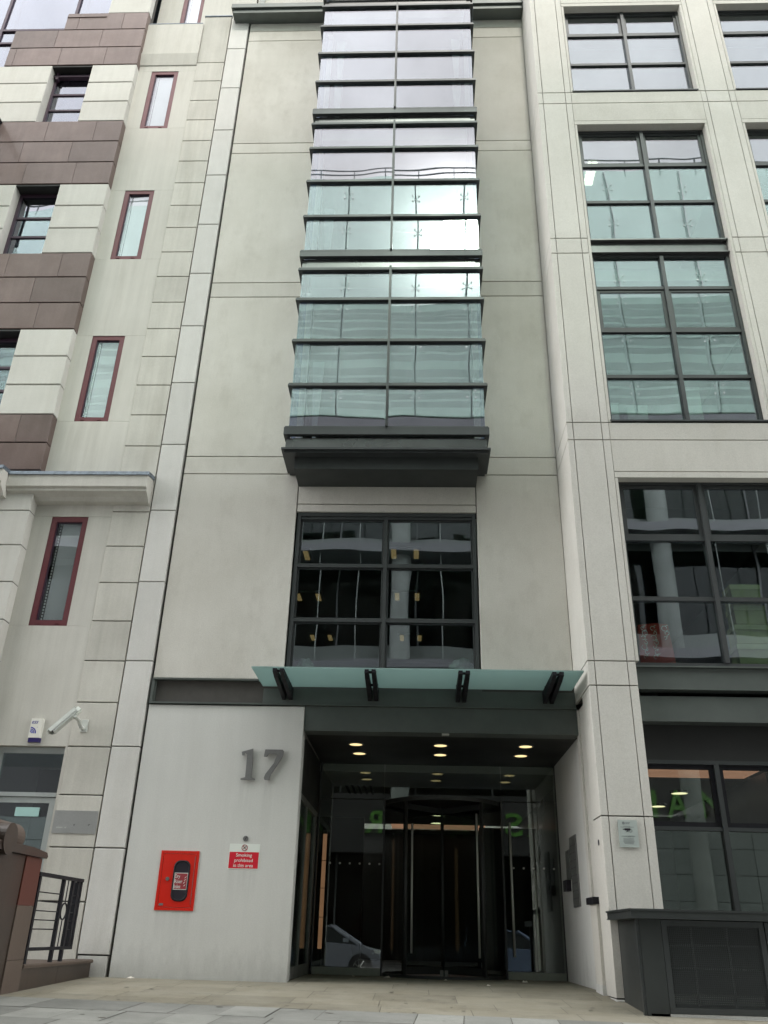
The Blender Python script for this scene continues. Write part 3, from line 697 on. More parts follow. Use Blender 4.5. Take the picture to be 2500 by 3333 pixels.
# dry riser cabinet
t = thing('dry_riser_cabinet', 'bright red dry riser inlet cabinet with black oval window', 'cabinet', (-3.14, 0, .795))
obj('frame', MB().frame(-3.398, -2.886, .796, 1.518, .035, -.012, 0), 'redpaint', t)
obj('door', MB().bbox(-3.360, -2.924, -.010, 0, .834, 1.480, .003), 'redpaint', t)
def stadium(cx, cz, w, h, n=10):
    r = w / 2; r = min(r, .085); pts = []
    for (sx, sz, a0) in ((1, 1, 0), (-1, 1, 90), (-1, -1, 180), (1, -1, 270)):
        for i in range(n + 1):
            a = R(a0 + 90 * i / n); pts.append((cx + sx * (w / 2 - r) + r * math.cos(a), cz + sz * (h / 2 - r) + r * math.sin(a)))
    return pts
so = stadium(-3.095, 1.152, .222, .50); si_ = stadium(-3.095, 1.152, .196, .474)
mb = MB(); nn = len(so)
mb.add([(x, -.012, z) for x, z in so] + [(x, -.026, z) for x, z in si_] + [(x, -.018, z) for x, z in stadium(-3.095, 1.152, .18, .458)], [(i, (i + 1) % nn, nn + (i + 1) % nn, nn + i) for i in range(nn)] + [(nn + i, nn + (i + 1) % nn, 2 * nn + (i + 1) % nn, 2 * nn + i) for i in range(nn)])
obj('rubber_gasket', mb, 'black', t)
mb = MB(); mb.prism(stadium(-3.095, 1.152, .186, .464), 'y', -.0165, -.0105); obj('window_panel', mb, 'ink', t)
obj('label_plate', MB().box(-3.182, -3.003, -.0185, -.0167, 1.043, 1.247), 'signwhite', t); obj('label_field', MB().box(-3.175, -3.010, -.0195, -.0187, 1.050, 1.240), 'dullred', t)
for s_, z, w in (('Dry', 1.184, .066), ('Riser', 1.122, .104), ('Inlet', 1.060, .086)): text('lettering', s_, 'signwhite', t, -3.172, -.0205, z, .044, w, .001, off=.002)
mb = MB()
for k, (x, z) in enumerate(((-3.034, 1.085), (-3.041, 1.118), (-3.034, 1.150), (-3.030, 1.182))):
    mb.prism([(x - .016, z), (x - .002, z + .004), (x + .014, z + .030), (x + .004, z + .020), (x - .008, z + .010)], 'y', -.0205, -.0196)
obj('flame_symbol', mb, 'signwhite', t)
obj('lock', MB().cyl((-3.272, -.028, 1.171), (-3.272, -.010, 1.171), .024, 20), 'bronze', t)
obj('hinge', MB().box(-2.935, -2.930, -.0125, -.0101, .87, 1.45), 'numgrey', t); obj('maker_plate', MB().box(-3.345, -3.290, -.0115, -.0101, .851, .878), 'numgrey', t)
# CCTV notice on the pillar
t = thing('surveillance_notice', 'pale grey notice with black camera symbol on the pillar right of the entrance', 'sign', (2.568, YF, 1.59))
obj('plate', MB().box(2.456, 2.688, YF - .022, YF - .014, 1.588, 1.898), 'cctvsign', t)
obj('spacer', MB().cyl((2.475, YF - .014, 1.88), (2.475, YF, 1.88), .007, 8).cyl((2.67, YF - .014, 1.88), (2.67, YF, 1.88), .007, 8).cyl((2.475, YF - .014, 1.605), (2.475, YF, 1.605), .007, 8).cyl((2.67, YF - .014, 1.605), (2.67, YF, 1.605), .007, 8), 'steel', t)
yy = YF - .0225
mb = MB(); mb.cyl((2.523, yy - .001, 1.862), (2.523, yy, 1.862), .017, 20); mb.box(2.545, 2.605, yy - .001, yy, 1.866, 1.872); mb.box(2.545, 2.596, yy - .001, yy, 1.853, 1.859)
mb.box(2.52, 2.60, yy - .001, yy, 1.825, 1.829); mb.box(2.482, 2.645, yy - .001, yy, 1.814, 1.819)
for k, (a, b) in enumerate(((2.505, 2.63), (2.505, 2.635), (2.50, 2.64), (2.51, 2.63), (2.515, 2.625))): mb.box(a, b, yy - .001, yy, 1.682 - k * .014, 1.687 - k * .014)
obj('small_print', mb, 'inkgrey', t)
text('lettering', 'CCTV IN OPERATION', 'inkgrey', t, 2.565, yy - .001, 1.704, .015, .155, .001, align='C')
mb = MB(); mb.prism([(2.527, 1.795), (2.532, 1.778), (2.594, 1.776), (2.602, 1.784), (2.602, 1.797), (2.597, 1.802), (2.533, 1.802)], 'y', yy - .001, yy); mb.prism([(2.508, 1.792), (2.508, 1.787), (2.526, 1.785), (2.526, 1.795)], 'y', yy - .001, yy)
mb.prism([(2.563, 1.7755), (2.573, 1.7755), (2.577, 1.764), (2.560, 1.766), (2.549, 1.757), (2.545, 1.760)], 'y', yy - .001, yy)
mb.ring((2.603, yy - .001, 1.775), .014, .004, .001, 16, a0=R(-110), a1=R(90)); mb.prism([(2.578, 1.764), (2.599, 1.757), (2.599, 1.761), (2.578, 1.768)], 'y', yy - .001, yy)
obj('camera_symbol', mb, 'ink', t)
# plaques in the recess
t = thing('name_plaque', 'tall dark slatted name plaque on the right wall of the entrance', 'plaque', (2.288, 1.16, .99))
obj('plate', MB().box(2.268, 2.2875, .90, 1.42, .99, 1.925), 'numgrey', t)
mb = MB()
for k in range(9): mb.box(2.2645, 2.2675, .92, 1.40, 1.01 + k * .10, 1.09 + k * .10)
obj('slat', mb, 'bronze', t)
t = thing('entry_intercom', 'slim steel intercom plate with black reader box deep in the entrance', 'intercom', (2.288, 1.7, 1.2))
obj('plate', MB().box(2.272, 2.2875, 1.50, 1.86, 1.37, 1.775), 'bronze', t); obj('reader', MB().bbox(2.215, 2.2875, 1.60, 1.90, 1.215, 1.365), 'ink', t)
tag(obj('cover_disc', MB().cyl((2.262 - .006, -.78, 1.66), (2.262, -.78, 1.66), .035, 20), 'ink', origin=(2.26, -.78, 1.66)), 'small dark round cover on the side of the first pillar', 'cover')
t = thing('wall_ledge_box', 'pale low recess box with a black cap between entrance and pillar', 'ledge box', (2.2, -.25, 0))
obj('body', MB().box(2.235, 2.298, -.44, -.06, .10, .98), 'panel', t); obj('cap', MB().box(2.19, 2.299, -.46, -.02, .981, 1.06), 'black', t); obj('base', MB().box(2.225, 2.299, -.46, -.04, -.06, .099), 'panel_low', t)

# grille enclosure at the foot of the right facade
t = thing('grille_enclosure', 'dark steel mesh grille enclosure with projecting cap at the right pillar', 'enclosure', (4, -1.7, -.1))
yb = -2.12
obj('cap', MB().box(2.22, 9.5, yb - .13, YF - .008, .865, .885).box(2.235, 9.5, yb - .12, YF - .008, .805, .864).box(2.225, 9.5, yb - .128, YF - .008, .792, .804), 'boxmetal', t)
obj('side_panel', MB().box(2.35, 2.365, yb + .05, YF - .008, -.12, .79), 'boxmetal', t)
obj('post', MB().box(2.335, 2.56, yb, yb + .06, -.115, .79), 'boxmetal', t)
obj('post', MB().box(2.305, 2.333, yb + .01, yb + .06, -.10, .79), 'metal', t)
obj('frame', MB().frame(2.565, 3.62, -.06, .785, .055, yb + .005, yb + .05).frame(3.63, 4.70, -.06, .785, .055, yb + .005, yb + .05).frame(4.71, 5.78, -.06, .785, .055, yb + .005, yb + .05), 'metal', t)
for x0 in (2.62, 3.685, 4.765):
    gm = MB(); x1 = x0 + .945; st_ = .0195
    k = x0
    while k < x1: gm.box(k, k + .0085, yb + .022, yb + .026, -.003, .728); k += st_
    k = -.003
    while k < .728: gm.box(x0, x1, yb + .0265, yb + .0305, k, k + .0085); k += st_
    obj('mesh_grille', gm, 'metal', t)
    obj('stiffener', MB().box(x0 + .25, x0 + .275, yb + .06, yb + .09, 0, .72).box(x0 + .62, x0 + .645, yb + .06, yb + .09, 0, .72).box(x0, x1, yb + .095, yb + .12, .54, .565).box(x0, x1, yb + .095, yb + .12, .33, .355), 'metal2', t)
    obj('light_sill', MB().box(x0, x1, yb + .14, yb + .2, .02, .10), 'camgrey', t)
obj('base_kerb', MB().box(2.37, 9.5, yb + .0, YF - .01, -.4, -.065).box(2.60, 9.5, yb - .03, yb - .001, -.4, -.095), 'kerb', t)
obj('backing', MB().box(2.38, 9.4, yb + .45, yb + .5, -.06, .78), 'darkwall', t)
# objects on first floor sills (right window)
t = thing('patterned_bag', 'red paper bag with white scroll pattern standing on the first-floor window sill', 'bag', (3.25, -.55, 3.94))
obj('paper_body', MB().prism([(3.03, 3.95), (3.50, 3.95), (3.455, 4.50), (3.30, 4.515), (3.05, 4.49)], 'y', -.805, -.66), 'bagred', t)
mb = MB()
for k in range(7):
    for q, xx in enumerate((3.10, 3.24, 3.40)):
        if q == 2 and k < 4: continue
        zz = 4.03 + k * .068; mb.ring((xx + (k % 2) * .03, -.809, zz), .016 + .008 * ((k + q) % 3), .007, .003, 14, a0=R(60 * k), a1=R(60 * k + 280))
        mb.ring((xx + .04, -.809, zz + .03), .012, .006, .003, 10, a0=R(40), a1=R(260))
obj('scroll_pattern', mb, 'signwhite', t)
for i, (x0, x1, z0, z1) in enumerate(((4.36, 4.83, 3.94, 4.22), (4.37, 4.81, 4.245, 4.50), (4.40, 4.82, 4.525, 4.78), (4.40, 4.80, 4.81, 5.09))):
    lab = ['lowest', 'second lowest', 'third', 'topmost'][i]
    tt = thing('storage_box', 'cream card storage box, %s of the stack behind the right first-floor window' % lab, 'box', ((x0 + x1) / 2, -.4, z0), 'stack of cream boxes')
    obj('carton', MB().box(x0, x1, -.79, -.50, z0, z1 - .005), 'cream', tt); obj('lid', MB().box(x0 - .012, x1 + .012, -.803, -.488, z1 - .06, z1 + .012), 'cardlid', tt)
for i, (x0, x1, z1, lab) in enumerate(((3.03, 3.17, 8.2, 'narrow pale box file left on the second-floor sill'), (3.30, 3.62, 8.15, 'wide pale archive box in the middle of the second-floor sill'), (4.22, 4.48, 8.5, 'tall pale carton by the mullion on the second-floor sill'))):
    tag(obj('archive_box', MB().box(x0, x1, -.70, -.50, 7.63, z1).box(x0 - .008, x1 + .008, -.708, -.49, z1 + .001, z1 + .03), 'blind', origin=(x0, -.6, 7.63)), lab, 'box', 'boxes on the second-floor sill')
def bundle(x, y, z, w, h, lab):
    mb = MB(); n, m_ = 14, 7; vs = []
    for j in range(m_ + 1):
        for i in range(n):
            a = 2 * math.pi * i / n; rr_ = w / 2 * math.sin(math.pi * (.12 + .8 * j / m_)) ** .5 * random.uniform(.88, 1.1)
            vs.append((x + rr_ * math.cos(a), y + rr_ * .7 * math.sin(a), z + h * j / m_ * random.uniform(.94, 1.04)))
    fs = [(j * n + i, j * n + (i + 1) % n, (j + 1) * n + (i + 1) % n, (j + 1) * n + i) for j in range(m_) for i in range(n)] + [tuple(range(n)), tuple(m_ * n + i for i in range(n))]
    mb.add(vs, fs); tag(obj('plastic_bag', mb, 'poly', origin=(x, y, z)), lab, 'bag', 'plastic bags behind the canopy window')
bundle(-1.70, .42, 3.95, .30, .35, 'crumpled translucent plastic bag inside the canopy window, at its lower left corner')
bundle(.67, .42, 3.95, .42, .38, 'crumpled translucent plastic bag inside the canopy window, at its lower right corner')

# ================================================================== STONE BUILDING (left)
SB = thing('stone_building', 'cream stone building with brown granite bands, slit windows and stepped bay at the left', 'building', (-7, 3, 0))
S = .008
# quoin pier
QZ = [-.3, .87, 1.53, 2.205, 2.86, 3.49, 4.11, 4.73, 5.355, 5.973, 6.583, 7.822, 8.443, 9.063, 9.678, 10.302, 10.914, 11.536, 12.147, 12.778, 13.369, 13.99, 14.608, 15.206, 15.838, 16.449, 17.074, 17.685, 19.285]
q = MB()
for a, b in zip(QZ[:-1], QZ[1:]): q.bbox(-4.932, -4.328, -.014, .05, a + S, b - S, .006)
obj('quoin', q, 'quoin', SB)
TZ = [.26, 1.533, 2.87, 4.115, 5.374, 6.61, 7.85, 9.11, 10.36, 11.603, 12.85, 14.193, 15.511, 16.83, 18.14, 19.30]
q = MB()
for a, b in zip(TZ[:-1], TZ[1:]): q.bbox(-4.306, -3.905, -.020, .06, a + S, b - S, .007)
q.bbox(-4.30, -3.915, -.012, .06, -.3, .25, .007)
q.bbox(-4.306, -3.905, -.020, .06, 19.31, 19.5, .007)
obj('corner_strip', q, 'strip', SB)
c = MB(); c.box(-4.93, -3.875, .062, .3, -.3, 19.28); obj('rear_core', c, 'gap', SB)
c = MB(); c.box(-4.945, -4.31, -.03, .3, 19.292, 19.318); c.box(-6.19, -4.95, -.05, .3, 19.005, 19.03); obj('coping', c, 'lead', SB)
# flat wall with slit openings
SX = (-5.905, -5.312)
SL = [(4.65, 6.494), (8.32, 10.152), (11.985, 13.803), (15.612, 17.43)]
f = MB(); XL, XR = -6.205, -4.936
def fw(x0, x1, z0, z1): f.box(x0, x1, 0, .22, z0, z1)
z = -.3
fw(XL, -5.99, -.3, 2.86); fw(-4.975, XR, -.3, 2.86); fw(XL, XR, 2.862, 4.648)
for i, (a, b) in enumerate(SL):
    fw(XL, SX[0] - .002, a, b); fw(SX[1] + .002, XR, a, b)
    nx = SL[i + 1][0] if i < 3 else 17.60
    fw(XL, XR, b + .003, nx - .003)
f.prism([(0, 17.60), (-.02, 17.62), (-.075, 17.93), (-.075, 17.96), (.22, 17.96), (.22, 17.60)], 'x', XL, XR); f.box(XL, XR, -.045, .22, 17.962, 19.004)
obj('flat_wall', f, 'pale', SB)
f = MB(); f.box(-6.2, -5.66, .30, .45, 19.04, 23); f.box(-5.16, -3.9, .30, .45, 19.04, 23); f.box(-5.66, -5.16, .30, .45, 21.3, 23)
obj('setback_wall', f, 'pale', SB)
def slit(x0, x1, z0, z1, y=0., setin=.012):
    W = obj('window', MB().frame(x0, x1, z0, z1, .088, y + setin, y + .09).box(x0 + .10, x0 + .17, y + setin - .012, y + setin, z0 + .03, z0 + .045).box(x1 - .20, x1 - .13, y + setin - .012, y + setin, z0 + .03, z0 + .045), 'redframe', SB)
    obj('bead', MB().frame(x0 + .088, x1 - .088, z0 + .088, z1 - .088, .012, y + .03, y + .08), 'purple', W)
    obj('pane', MB().box(x0 + .10, x1 - .10, y + .05, y + .058, z0 + .10, z1 - .10), 'g_slit', W)
    obj('blind', MB().box(x0 + .17, x1 - .09, y + .085, y + .09, z0 + .05, z1 - .05), 'blind', W)
    ch = MB(); k = z0 + .12
    while k < z1 - .12: ch.cyl((x0 + .135, y + .10, k), (x0 + .135, y + .10, k + .028), .012, 6); k += .05
    obj('bead_chain', ch, 'signwhite', W)
    obj('reveal_back', MB().box(x0, x1, y + .20, y + .215, z0, z1), 'gap', W)
for a, b in SL: slit(SX[0], SX[1], a, b)
slit(-5.66, -5.16, 19.04, 21.3, .31)
# ---- stepped bay
YB = -.17; BX = -6.2; XF = -12.
CZ = [7.262, 7.79, 8.352, 8.965, 9.577, 10.18, 10.782, 11.394, 11.99, 12.632, 13.227, 13.818, 14.429, 15.036, 15.65, 16.26, 16.87, 17.45, 18.05, 18.667, 19.25]
OX = (-8.072, -7.172)
bs, bs2, bs3, BR = MB(), MB(), MB(), {}
def course(mb, x0, x1, z0, z1, gap=.011): mb.bbox(x0, x1, YB, .0, z0 + gap, z1 - gap, .010)
for j in range(len(CZ) - 1):
    a, b = CZ[j], CZ[j + 1]
    brown = (a < 8.3) or (9.9 < a + .05 < 0) or (10.1 < a < 11.9) is False and False
    zc = (a + b) / 2
    brown = zc < 8.35 or 10.18 < zc < 11.99 and False
    brown = zc < 8.352 or 10.18 < zc < 11.99 or 13.82 < zc < 15.65 or 17.45 < zc
    if brown:
        br = BR.setdefault(int(zc / 2.8), MB()) if zc < 17.4 else BR.setdefault(9, MB())
        left = XF if zc < 17.4 else (-9.16 if zc < 18.6 else -8.06)
        if 18.05 < zc < 18.6: left = -9.16
        # stones along the course with hairline joints
        x = BX; off = [.95, .55, .75][j % 3]; w = off
        while x > left + .01:
            x0 = max(x - w, left); br.bbox(x0 + .002, x - (.002 if x < BX else 0), YB - .004, .0, a + .011, b - (.011 if not (zc > 18.66) else 0), .006); x = x0; w = 1.02
    else:
        course(bs, XF, OX[0], a, b); course(bs2, OX[1], BX, a, b)
# pale block above the top brown course
for a, b in ((19.262, 19.87), (19.88, 20.48), (20.49, 21.1), (21.11, 21.7), (21.71, 22.4)): course(bs3, -7.142, BX + .005, a - .006, b + .006, .008)
[obj('stone_course', m_, 'baystone', SB) for m_ in (bs, bs2, bs3)]; [obj('granite_band', m_, 'brown', SB) for m_ in BR.values()]
bc = MB()
for z0, z1 in ((7.28, 8.34), (10.19, 11.98), (13.83, 15.64)): bc.box(XF, BX - .03, YB + .03, .20, z0, z1)
bc.box(-9.14, BX - .03, YB + .03, .18, 17.46, 18.64); bc.box(-8.04, BX - .03, YB + .03, .18, 18.66, 19.10); bc.box(-7.12, BX - .03, YB + .03, .18, 19.10, 22.3)
for z0, z1 in ((8.36, 10.17), (12.0, 13.81), (15.66, 17.44)):
    bc.box(XF, OX[0] - .03, YB + .03, .19, z0, z1); bc.box(OX[1] + .03, BX - .03, YB + .03, .19, z0, z1)
obj('bay_core', bc, 'gap', SB)
sf = MB()
for z0, z1 in ((8.352, 10.18), (11.99, 13.818), (15.65, 17.45)):
    W = grp('window', SB); xa, xb = OX; y0 = .06
    for x0, x1 in ((xa - .03, xa - .001), (xb + .001, xb + .03)): pass
    obj('head_reveal', MB().box(xa + .001, xb - .001, YB + .02, y0 - .01, z1 - .035, z1 + .01), 'soffitblack', W)
    obj('frame', MB().frame(xa, xb, z0 + .01, z1 - .04, .055, y0, y0 + .08), 'purple', W)
    bars = [z0 + .66, z0 + 1.16]; fb = MB()
    for z in bars: fb.box(xa + .055, xb - .055, y0 + .01, y0 + .07, z - .035, z + .015)
    obj('glazing_bar', fb, 'purple', W)
    zz = [z0 + .065] + bars + [z1 - .095]
    for i in range(3): obj('pane', MB().box(xa + .056, xb - .056, y0 + .035, y0 + .043, zz[i] + (.016 if i else .001), zz[i + 1] - (.036 if i < 2 else .001)), 'g_left', W)
    obj('blind', MB().box(xa + .1, xb - .1, .22, .23, z0 + .2, z1 - .3), 'room', W)
    obj('side_reveal', MB().box(xa - .005, xa - .0005, YB + .012, y0 + .08, z0 + .02, z1 - .045), 'baystone', W); obj('side_reveal', MB().box(xb + .0005, xb + .005, YB + .012, y0 + .08, z0 + .02, z1 - .045), 'baystone', W)
# upper glazing behind the stepped top
W = grp('upper_glazing', SB)
fb = MB()
for x in (-11.2, -9.62, -7.99, -7.17): fb.box(x - .03, x + .03, -.02, .08, 17.2, 22.4)
for z in (17.3, 18.47, 18.93, 20.6): fb.box(-12, -7.14, -.018, .078, z - .03, z + .03)
obj('frame', fb, 'purple', W)
for x0, x1 in ((-12, -11.24), (-11.16, -9.66), (-9.58, -8.03), (-7.95, -7.21)):
    for z0, z1 in ((17.34, 18.43), (18.51, 18.89), (18.97, 20.56), (20.64, 22.4)): obj('pane', MB().box(x0, x1, .02, .03, z0, z1), 'g_left', W)
    obj('blind', MB().box(x0, x1, .35, .36, 17.3, 22.4), 'blind', W)
c = MB(); c.box(-9.66, -8.04, .03, .09, 0, 0.001) if False else None
obj('sill', MB().box(-8.05, -7.145, -.19, -.03, 19.10, 19.135), 'brown', SB)
# cornice
cn = MB()
prof = [(.0, 7.16), (-.30, 7.10), (-.30, 6.90), (-.26, 6.875), (-.26, 6.835), (-.19, 6.80), (-.15, 6.775), (-.10, 6.72), (.0, 6.70)]
cn.prism(prof, 'x', -6.63, -4.345); cn.prism([(a - (.20 if a < 0 else 0), b) for a, b in prof], 'x', -13, -6.636)
obj('cornice', cn, 'pale', SB)
fl = MB(); fl.prism([(.0, 7.23), (-.31, 7.165), (-.325, 7.10), (-.302, 7.10), (-.0, 7.163)], 'x', -6.63, -4.33); fl.prism([(.0, 7.23), (-.51, 7.165), (-.525, 7.10), (-.502, 7.10), (-.0, 7.163)], 'x', -13, -6.632)
obj('lead_flashing', fl, 'lead', SB)
# pilaster under the cornice
pz = [-.3, .87, 1.53, 2.205, 2.86, 3.48, 4.08, 4.675, 5.28, 5.9, 6.505, 6.84]
p = MB()
for a, b in zip(pz[:-1], pz[1:]): p.bbox(-7.4, -6.203, -.2, .1, a + S, b - S, .008)
obj('pilaster', p, 'baystone', SB); obj('pilaster_core', MB().box(-7.4, -6.21, -.17, .2, -.3, 6.84), 'gap', SB)
lw = MB(); lw.box(-13, -7.41, -.02, .2, -.3, 6.8); obj('lower_wall', lw, 'pale', SB)
rr2 = MB(); rr2.box(-13, -3.93, 9, 9.2, -.3, 23); rr2.box(-13, -12.1, .3, 9, -.3, 23); rr2.box(-12, -3.93, .55, 9, 6.6, 6.9); rr2.box(-12, -3.93, .55, 9, 14.4, 14.7); obj('inner_shell', rr2, 'room', SB)
obj('roof', MB().box(-13, -3.93, .3, 9.2, 23.01, 23.2), 'lead', SB)
# door with transom light
D = grp('door', SB)
fb = MB(); y0 = .09
fb.box(-5.985, -5.90, y0, y0 + .09, .2, 2.855); fb.box(-5.012, -4.98, y0, y0 + .09, .2, 2.855); fb.box(-5.90, -5.012, y0, y0 + .09, 2.775, 2.855); fb.box(-5.90, -5.012, y0 - .01, y0 + .09, 2.185, 2.24)
obj('frame', fb, 'doorgrey', D)
obj('leaf', MB().frame(-5.895, -5.02, .21, 2.178, .075, y0 + .012, y0 + .06), 'doorgrey', D)
obj('pane', MB().box(-5.82, -5.095, y0 + .03, y0 + .04, .286, 2.102), 'g_win', D); obj('pane', MB().box(-5.899, -5.013, y0 + .03, y0 + .04, 2.241, 2.774), 'g_win', D)
obj('inner_lobby', MB().box(-5.98, -4.99, 1.6, 1.62, .2, 2.8), 'carpet', D)
tag(obj('paper_notice', MB().box(-5.555, -5.215, .105, .1075, 1.925, 2.045), 'paper', origin=(-5.38, .105, 1.925)), 'pale turquoise paper notice taped high on the left door glass', 'notice')
tag(obj('paper_notice', MB().box(-5.42, -5.25, .105, .1075, 1.37, 1.47), 'yellow', origin=(-5.33, .105, 1.37)), 'small yellow notice low on the left door glass above the granite wall', 'notice')
# landing behind the granite walls
obj('landing', MB().box(-7.2, -4.30, -3.2, -.03, -.4, .195), 'granite_pale', SB)

# balcony at the far left
t = thing('balcony_railing', 'dark metal balcony railing reflected in the polished brown band at the far left', 'railing', (-8.8, -.8, 13.85))
b = MB(); b.box(-11.8, -8.76, -1.35, -.19, 13.80, 13.86); obj('deck', b, 'black', t)
b = MB(); b.cyl((-8.80, -1.35, 15.62), (-8.80, -.182, 15.62), .035, 12); b.cyl((-8.80, -1.35, 15.62), (-11.8, -1.35, 15.62), .035, 12); obj('top_rail', b, 'black', t)
b = MB(); b.box(-8.82, -8.78, -1.37, -1.33, 13.861, 15.60); b.box(-8.82, -8.78, -.24, -.20, 13.861, 15.60); obj('post', b, 'black', t)
b = MB()
for k in range(9): b.cyl((-8.80, -1.25 + k * .12, 13.95), (-8.80, -1.25 + k * .12, 15.5), .009, 6)
for k in range(24): b.cyl((-8.90 - k * .12, -1.35, 13.95), (-8.90 - k * .12, -1.35, 15.5), .009, 6)
b.box(-8.815, -8.785, -1.35, -.2, 13.94, 13.97); b.box(-8.815, -8.785, -1.35, -.2, 15.48, 15.51); b.box(-11.8, -8.82, -1.365, -1.335, 15.48, 15.51); obj('baluster', b, 'black', t)

# alarm box
t = thing('alarm_box', 'white alarm box lettered ESS with blue lens, above the left door', 'alarm box', (-5.45, 0, 2.93))
obj('cover', MB().prism([(-5.536, 0), (-5.520, -.055), (-5.36, -.055), (-5.345, 0)], 'z', 2.965, 3.235), 'white', t)
obj('lens', MB().prism([(-5.532, 0), (-5.515, -.05), (-5.365, -.05), (-5.348, 0)], 'z', 2.905, 2.964), 'navy', t)
text('lettering', 'ESS', 'blue', t, -5.505, -.0565, 3.163, .036, .092, .0012, shear=.25, off=.008)
ra = MB()
for i, r_ in enumerate((.018, .036, .054, .074)): ra.ring((-5.507, -.0565, 3.025), r_, .011 if i < 3 else .015, .0012, 14, mi=0 if i in (3,) else (1 if i % 2 else 0), a0=0, a1=R(90))
ra.cyl((-5.413, -.0565, 3.112), (-5.413, -.0553, 3.112), .004, 8)
obj('wave_symbol', ra, ['blue', 'blue2'], t)
# security camera
t = thing('security_camera', 'pale grey security camera on a bracket aimed down to the left above the door', 'security camera', (-4.77, 0, 3.15))
p0 = Vector((-4.795, -.30, 3.30)); p1 = Vector((-5.03, -.42, 2.985)); d = (p1 - p0).normalized(); side = Vector((0, -1, 0)); side = (side - d * side.dot(d)).normalized(); up_ = d.cross(side)
if up_.x > 0: up_ = -up_
def obox(mb, a, b, w0, w1, h0, h1):
    vs = []
    for p in (a, b):
        for q, r_ in ((w0, h0), (w1, h0), (w1, h1), (w0, h1)): vs.append(p + side * q + up_ * r_)
    mb.add(vs, [(0, 1, 2, 3), (7, 6, 5, 4), (0, 4, 5, 1), (1, 5, 6, 2), (2, 6, 7, 3), (3, 7, 4, 0)])
b = MB(); obox(b, p0, p1, -.05, .05, -.045, .02); obj('housing', b, 'camgrey', t)
b = MB(); obox(b, p0 - d * .02, p1 + d * .05, -.062, .062, .021, .034); obox(b, p0 - d * .0, p1 + d * .03, .056, .062, -.02, .0205); obox(b, p0, p1 + d * .03, -.062, -.056, -.02, .0205); obj('sunshield', b, 'camgrey', t)
b = MB(); obox(b, p1 + d * .001, p1 + d * .004, -.035, .035, -.035, .012); obj('lens_window', b, 'ink', t)
b = MB(); obox(b, p0 - d * .012, p0 + d * .12, -.03, .03, -.052, -.0455); obox(b, p0 - d * .05, p0 - d * .001, -.04, .04, -.045, .015); obj('end_cap', b, 'signwhite', t)
b = MB(); k0 = p0 + d * .07 - up_ * .06; b.cyl(k0 + side * .035, k0 - side * .035, .028, 16); b.cyl(k0, (-4.79, -.16, 3.19), .022, 12); b.cyl((-4.79, -.17, 3.20), (-4.765, -.10, 3.11), .028, 12); b.cyl((-4.765, -.10, 3.11), (-4.755, -.02, 3.105), .026, 12); obj('arm', b, 'camgrey', t)
b = MB(); b.bbox(-4.80, -4.70, -.03, -.015, 3.06, 3.235, .004); obj('wall_plate', b, 'camgrey', t)
# wall plaque
t = thing('brass_plaque', 'wide brushed steel plaque with faint lettering on the quoins beside the left door', 'plaque', (-4.64, 0, 1.70))
obj('plate', MB().box(-4.938, -4.334, -.024, -.0145, 1.703, 1.998), 'plaque', t)
obj('faint_lettering', MB().box(-4.885, -4.80, -.0252, -.0241, 1.772, 1.784).box(-4.77, -4.745, -.0252, -.0241, 1.772, 1.784), 'camgrey', t)
tag(t, t['label'], 'plaque')

# granite steps wall
t = thing('granite_wall', 'red brown granite stair wall with rounded coping scroll at the lower left', 'wall', (-4.2, -2.5, -.1))
gx = -4.10
obj('pier_block', MB().box(-4.55, gx - .012, -6.2, -2.57, -.6, 1.235), 'granite', t)
obj('end_pier', MB().box(-4.50, gx, -2.56, -2.155, .765, 1.235), 'granite_red', t)
obj('end_pier_base', MB().box(-4.50, gx + .002, -2.56, -2.15, -.3, .255).box(-4.50, gx, -2.56, -2.153, .258, .762), 'granite_pale', t)
obj('coping', MB().prism([(-6.2, 1.24), (-2.12, 1.24), (-2.10, 1.262), (-2.14, 1.30), (-2.5, 1.325), (-6.2, 1.33)], 'x', -4.58, gx + .035), 'granite', t)
mb = MB(); mb.cyl((-4.28, -6.2, 1.40), (-4.28, -2.62, 1.40), .145, 28); obj('coping_roll', mb, 'granite_pale', t, smooth=False)
mb = MB(); mb.cyl((-4.05, -6.2, 1.24), (-4.05, -3.12, 1.24), .0, 3) if False else mb.cyl((-4.20, -3.14, 1.35), (gx + .05, -3.14, 1.35), .15, 28); obj('scroll_end', mb, 'granite', t)
lw = MB(); lw.box(-4.32, gx, -2.148, -1.15, -.3, .172); lw.box(-4.32, gx, -1.146, -.06, -.3, .172); obj('low_wall', lw, 'granite', t)
obj('low_coping', MB().prism([(-4.34, .174), (gx + .02, .174), (gx + .025, .20), (gx + .01, .214), (-4.34, .214)], 'y', -2.149, -.05), 'granite_pale', t)
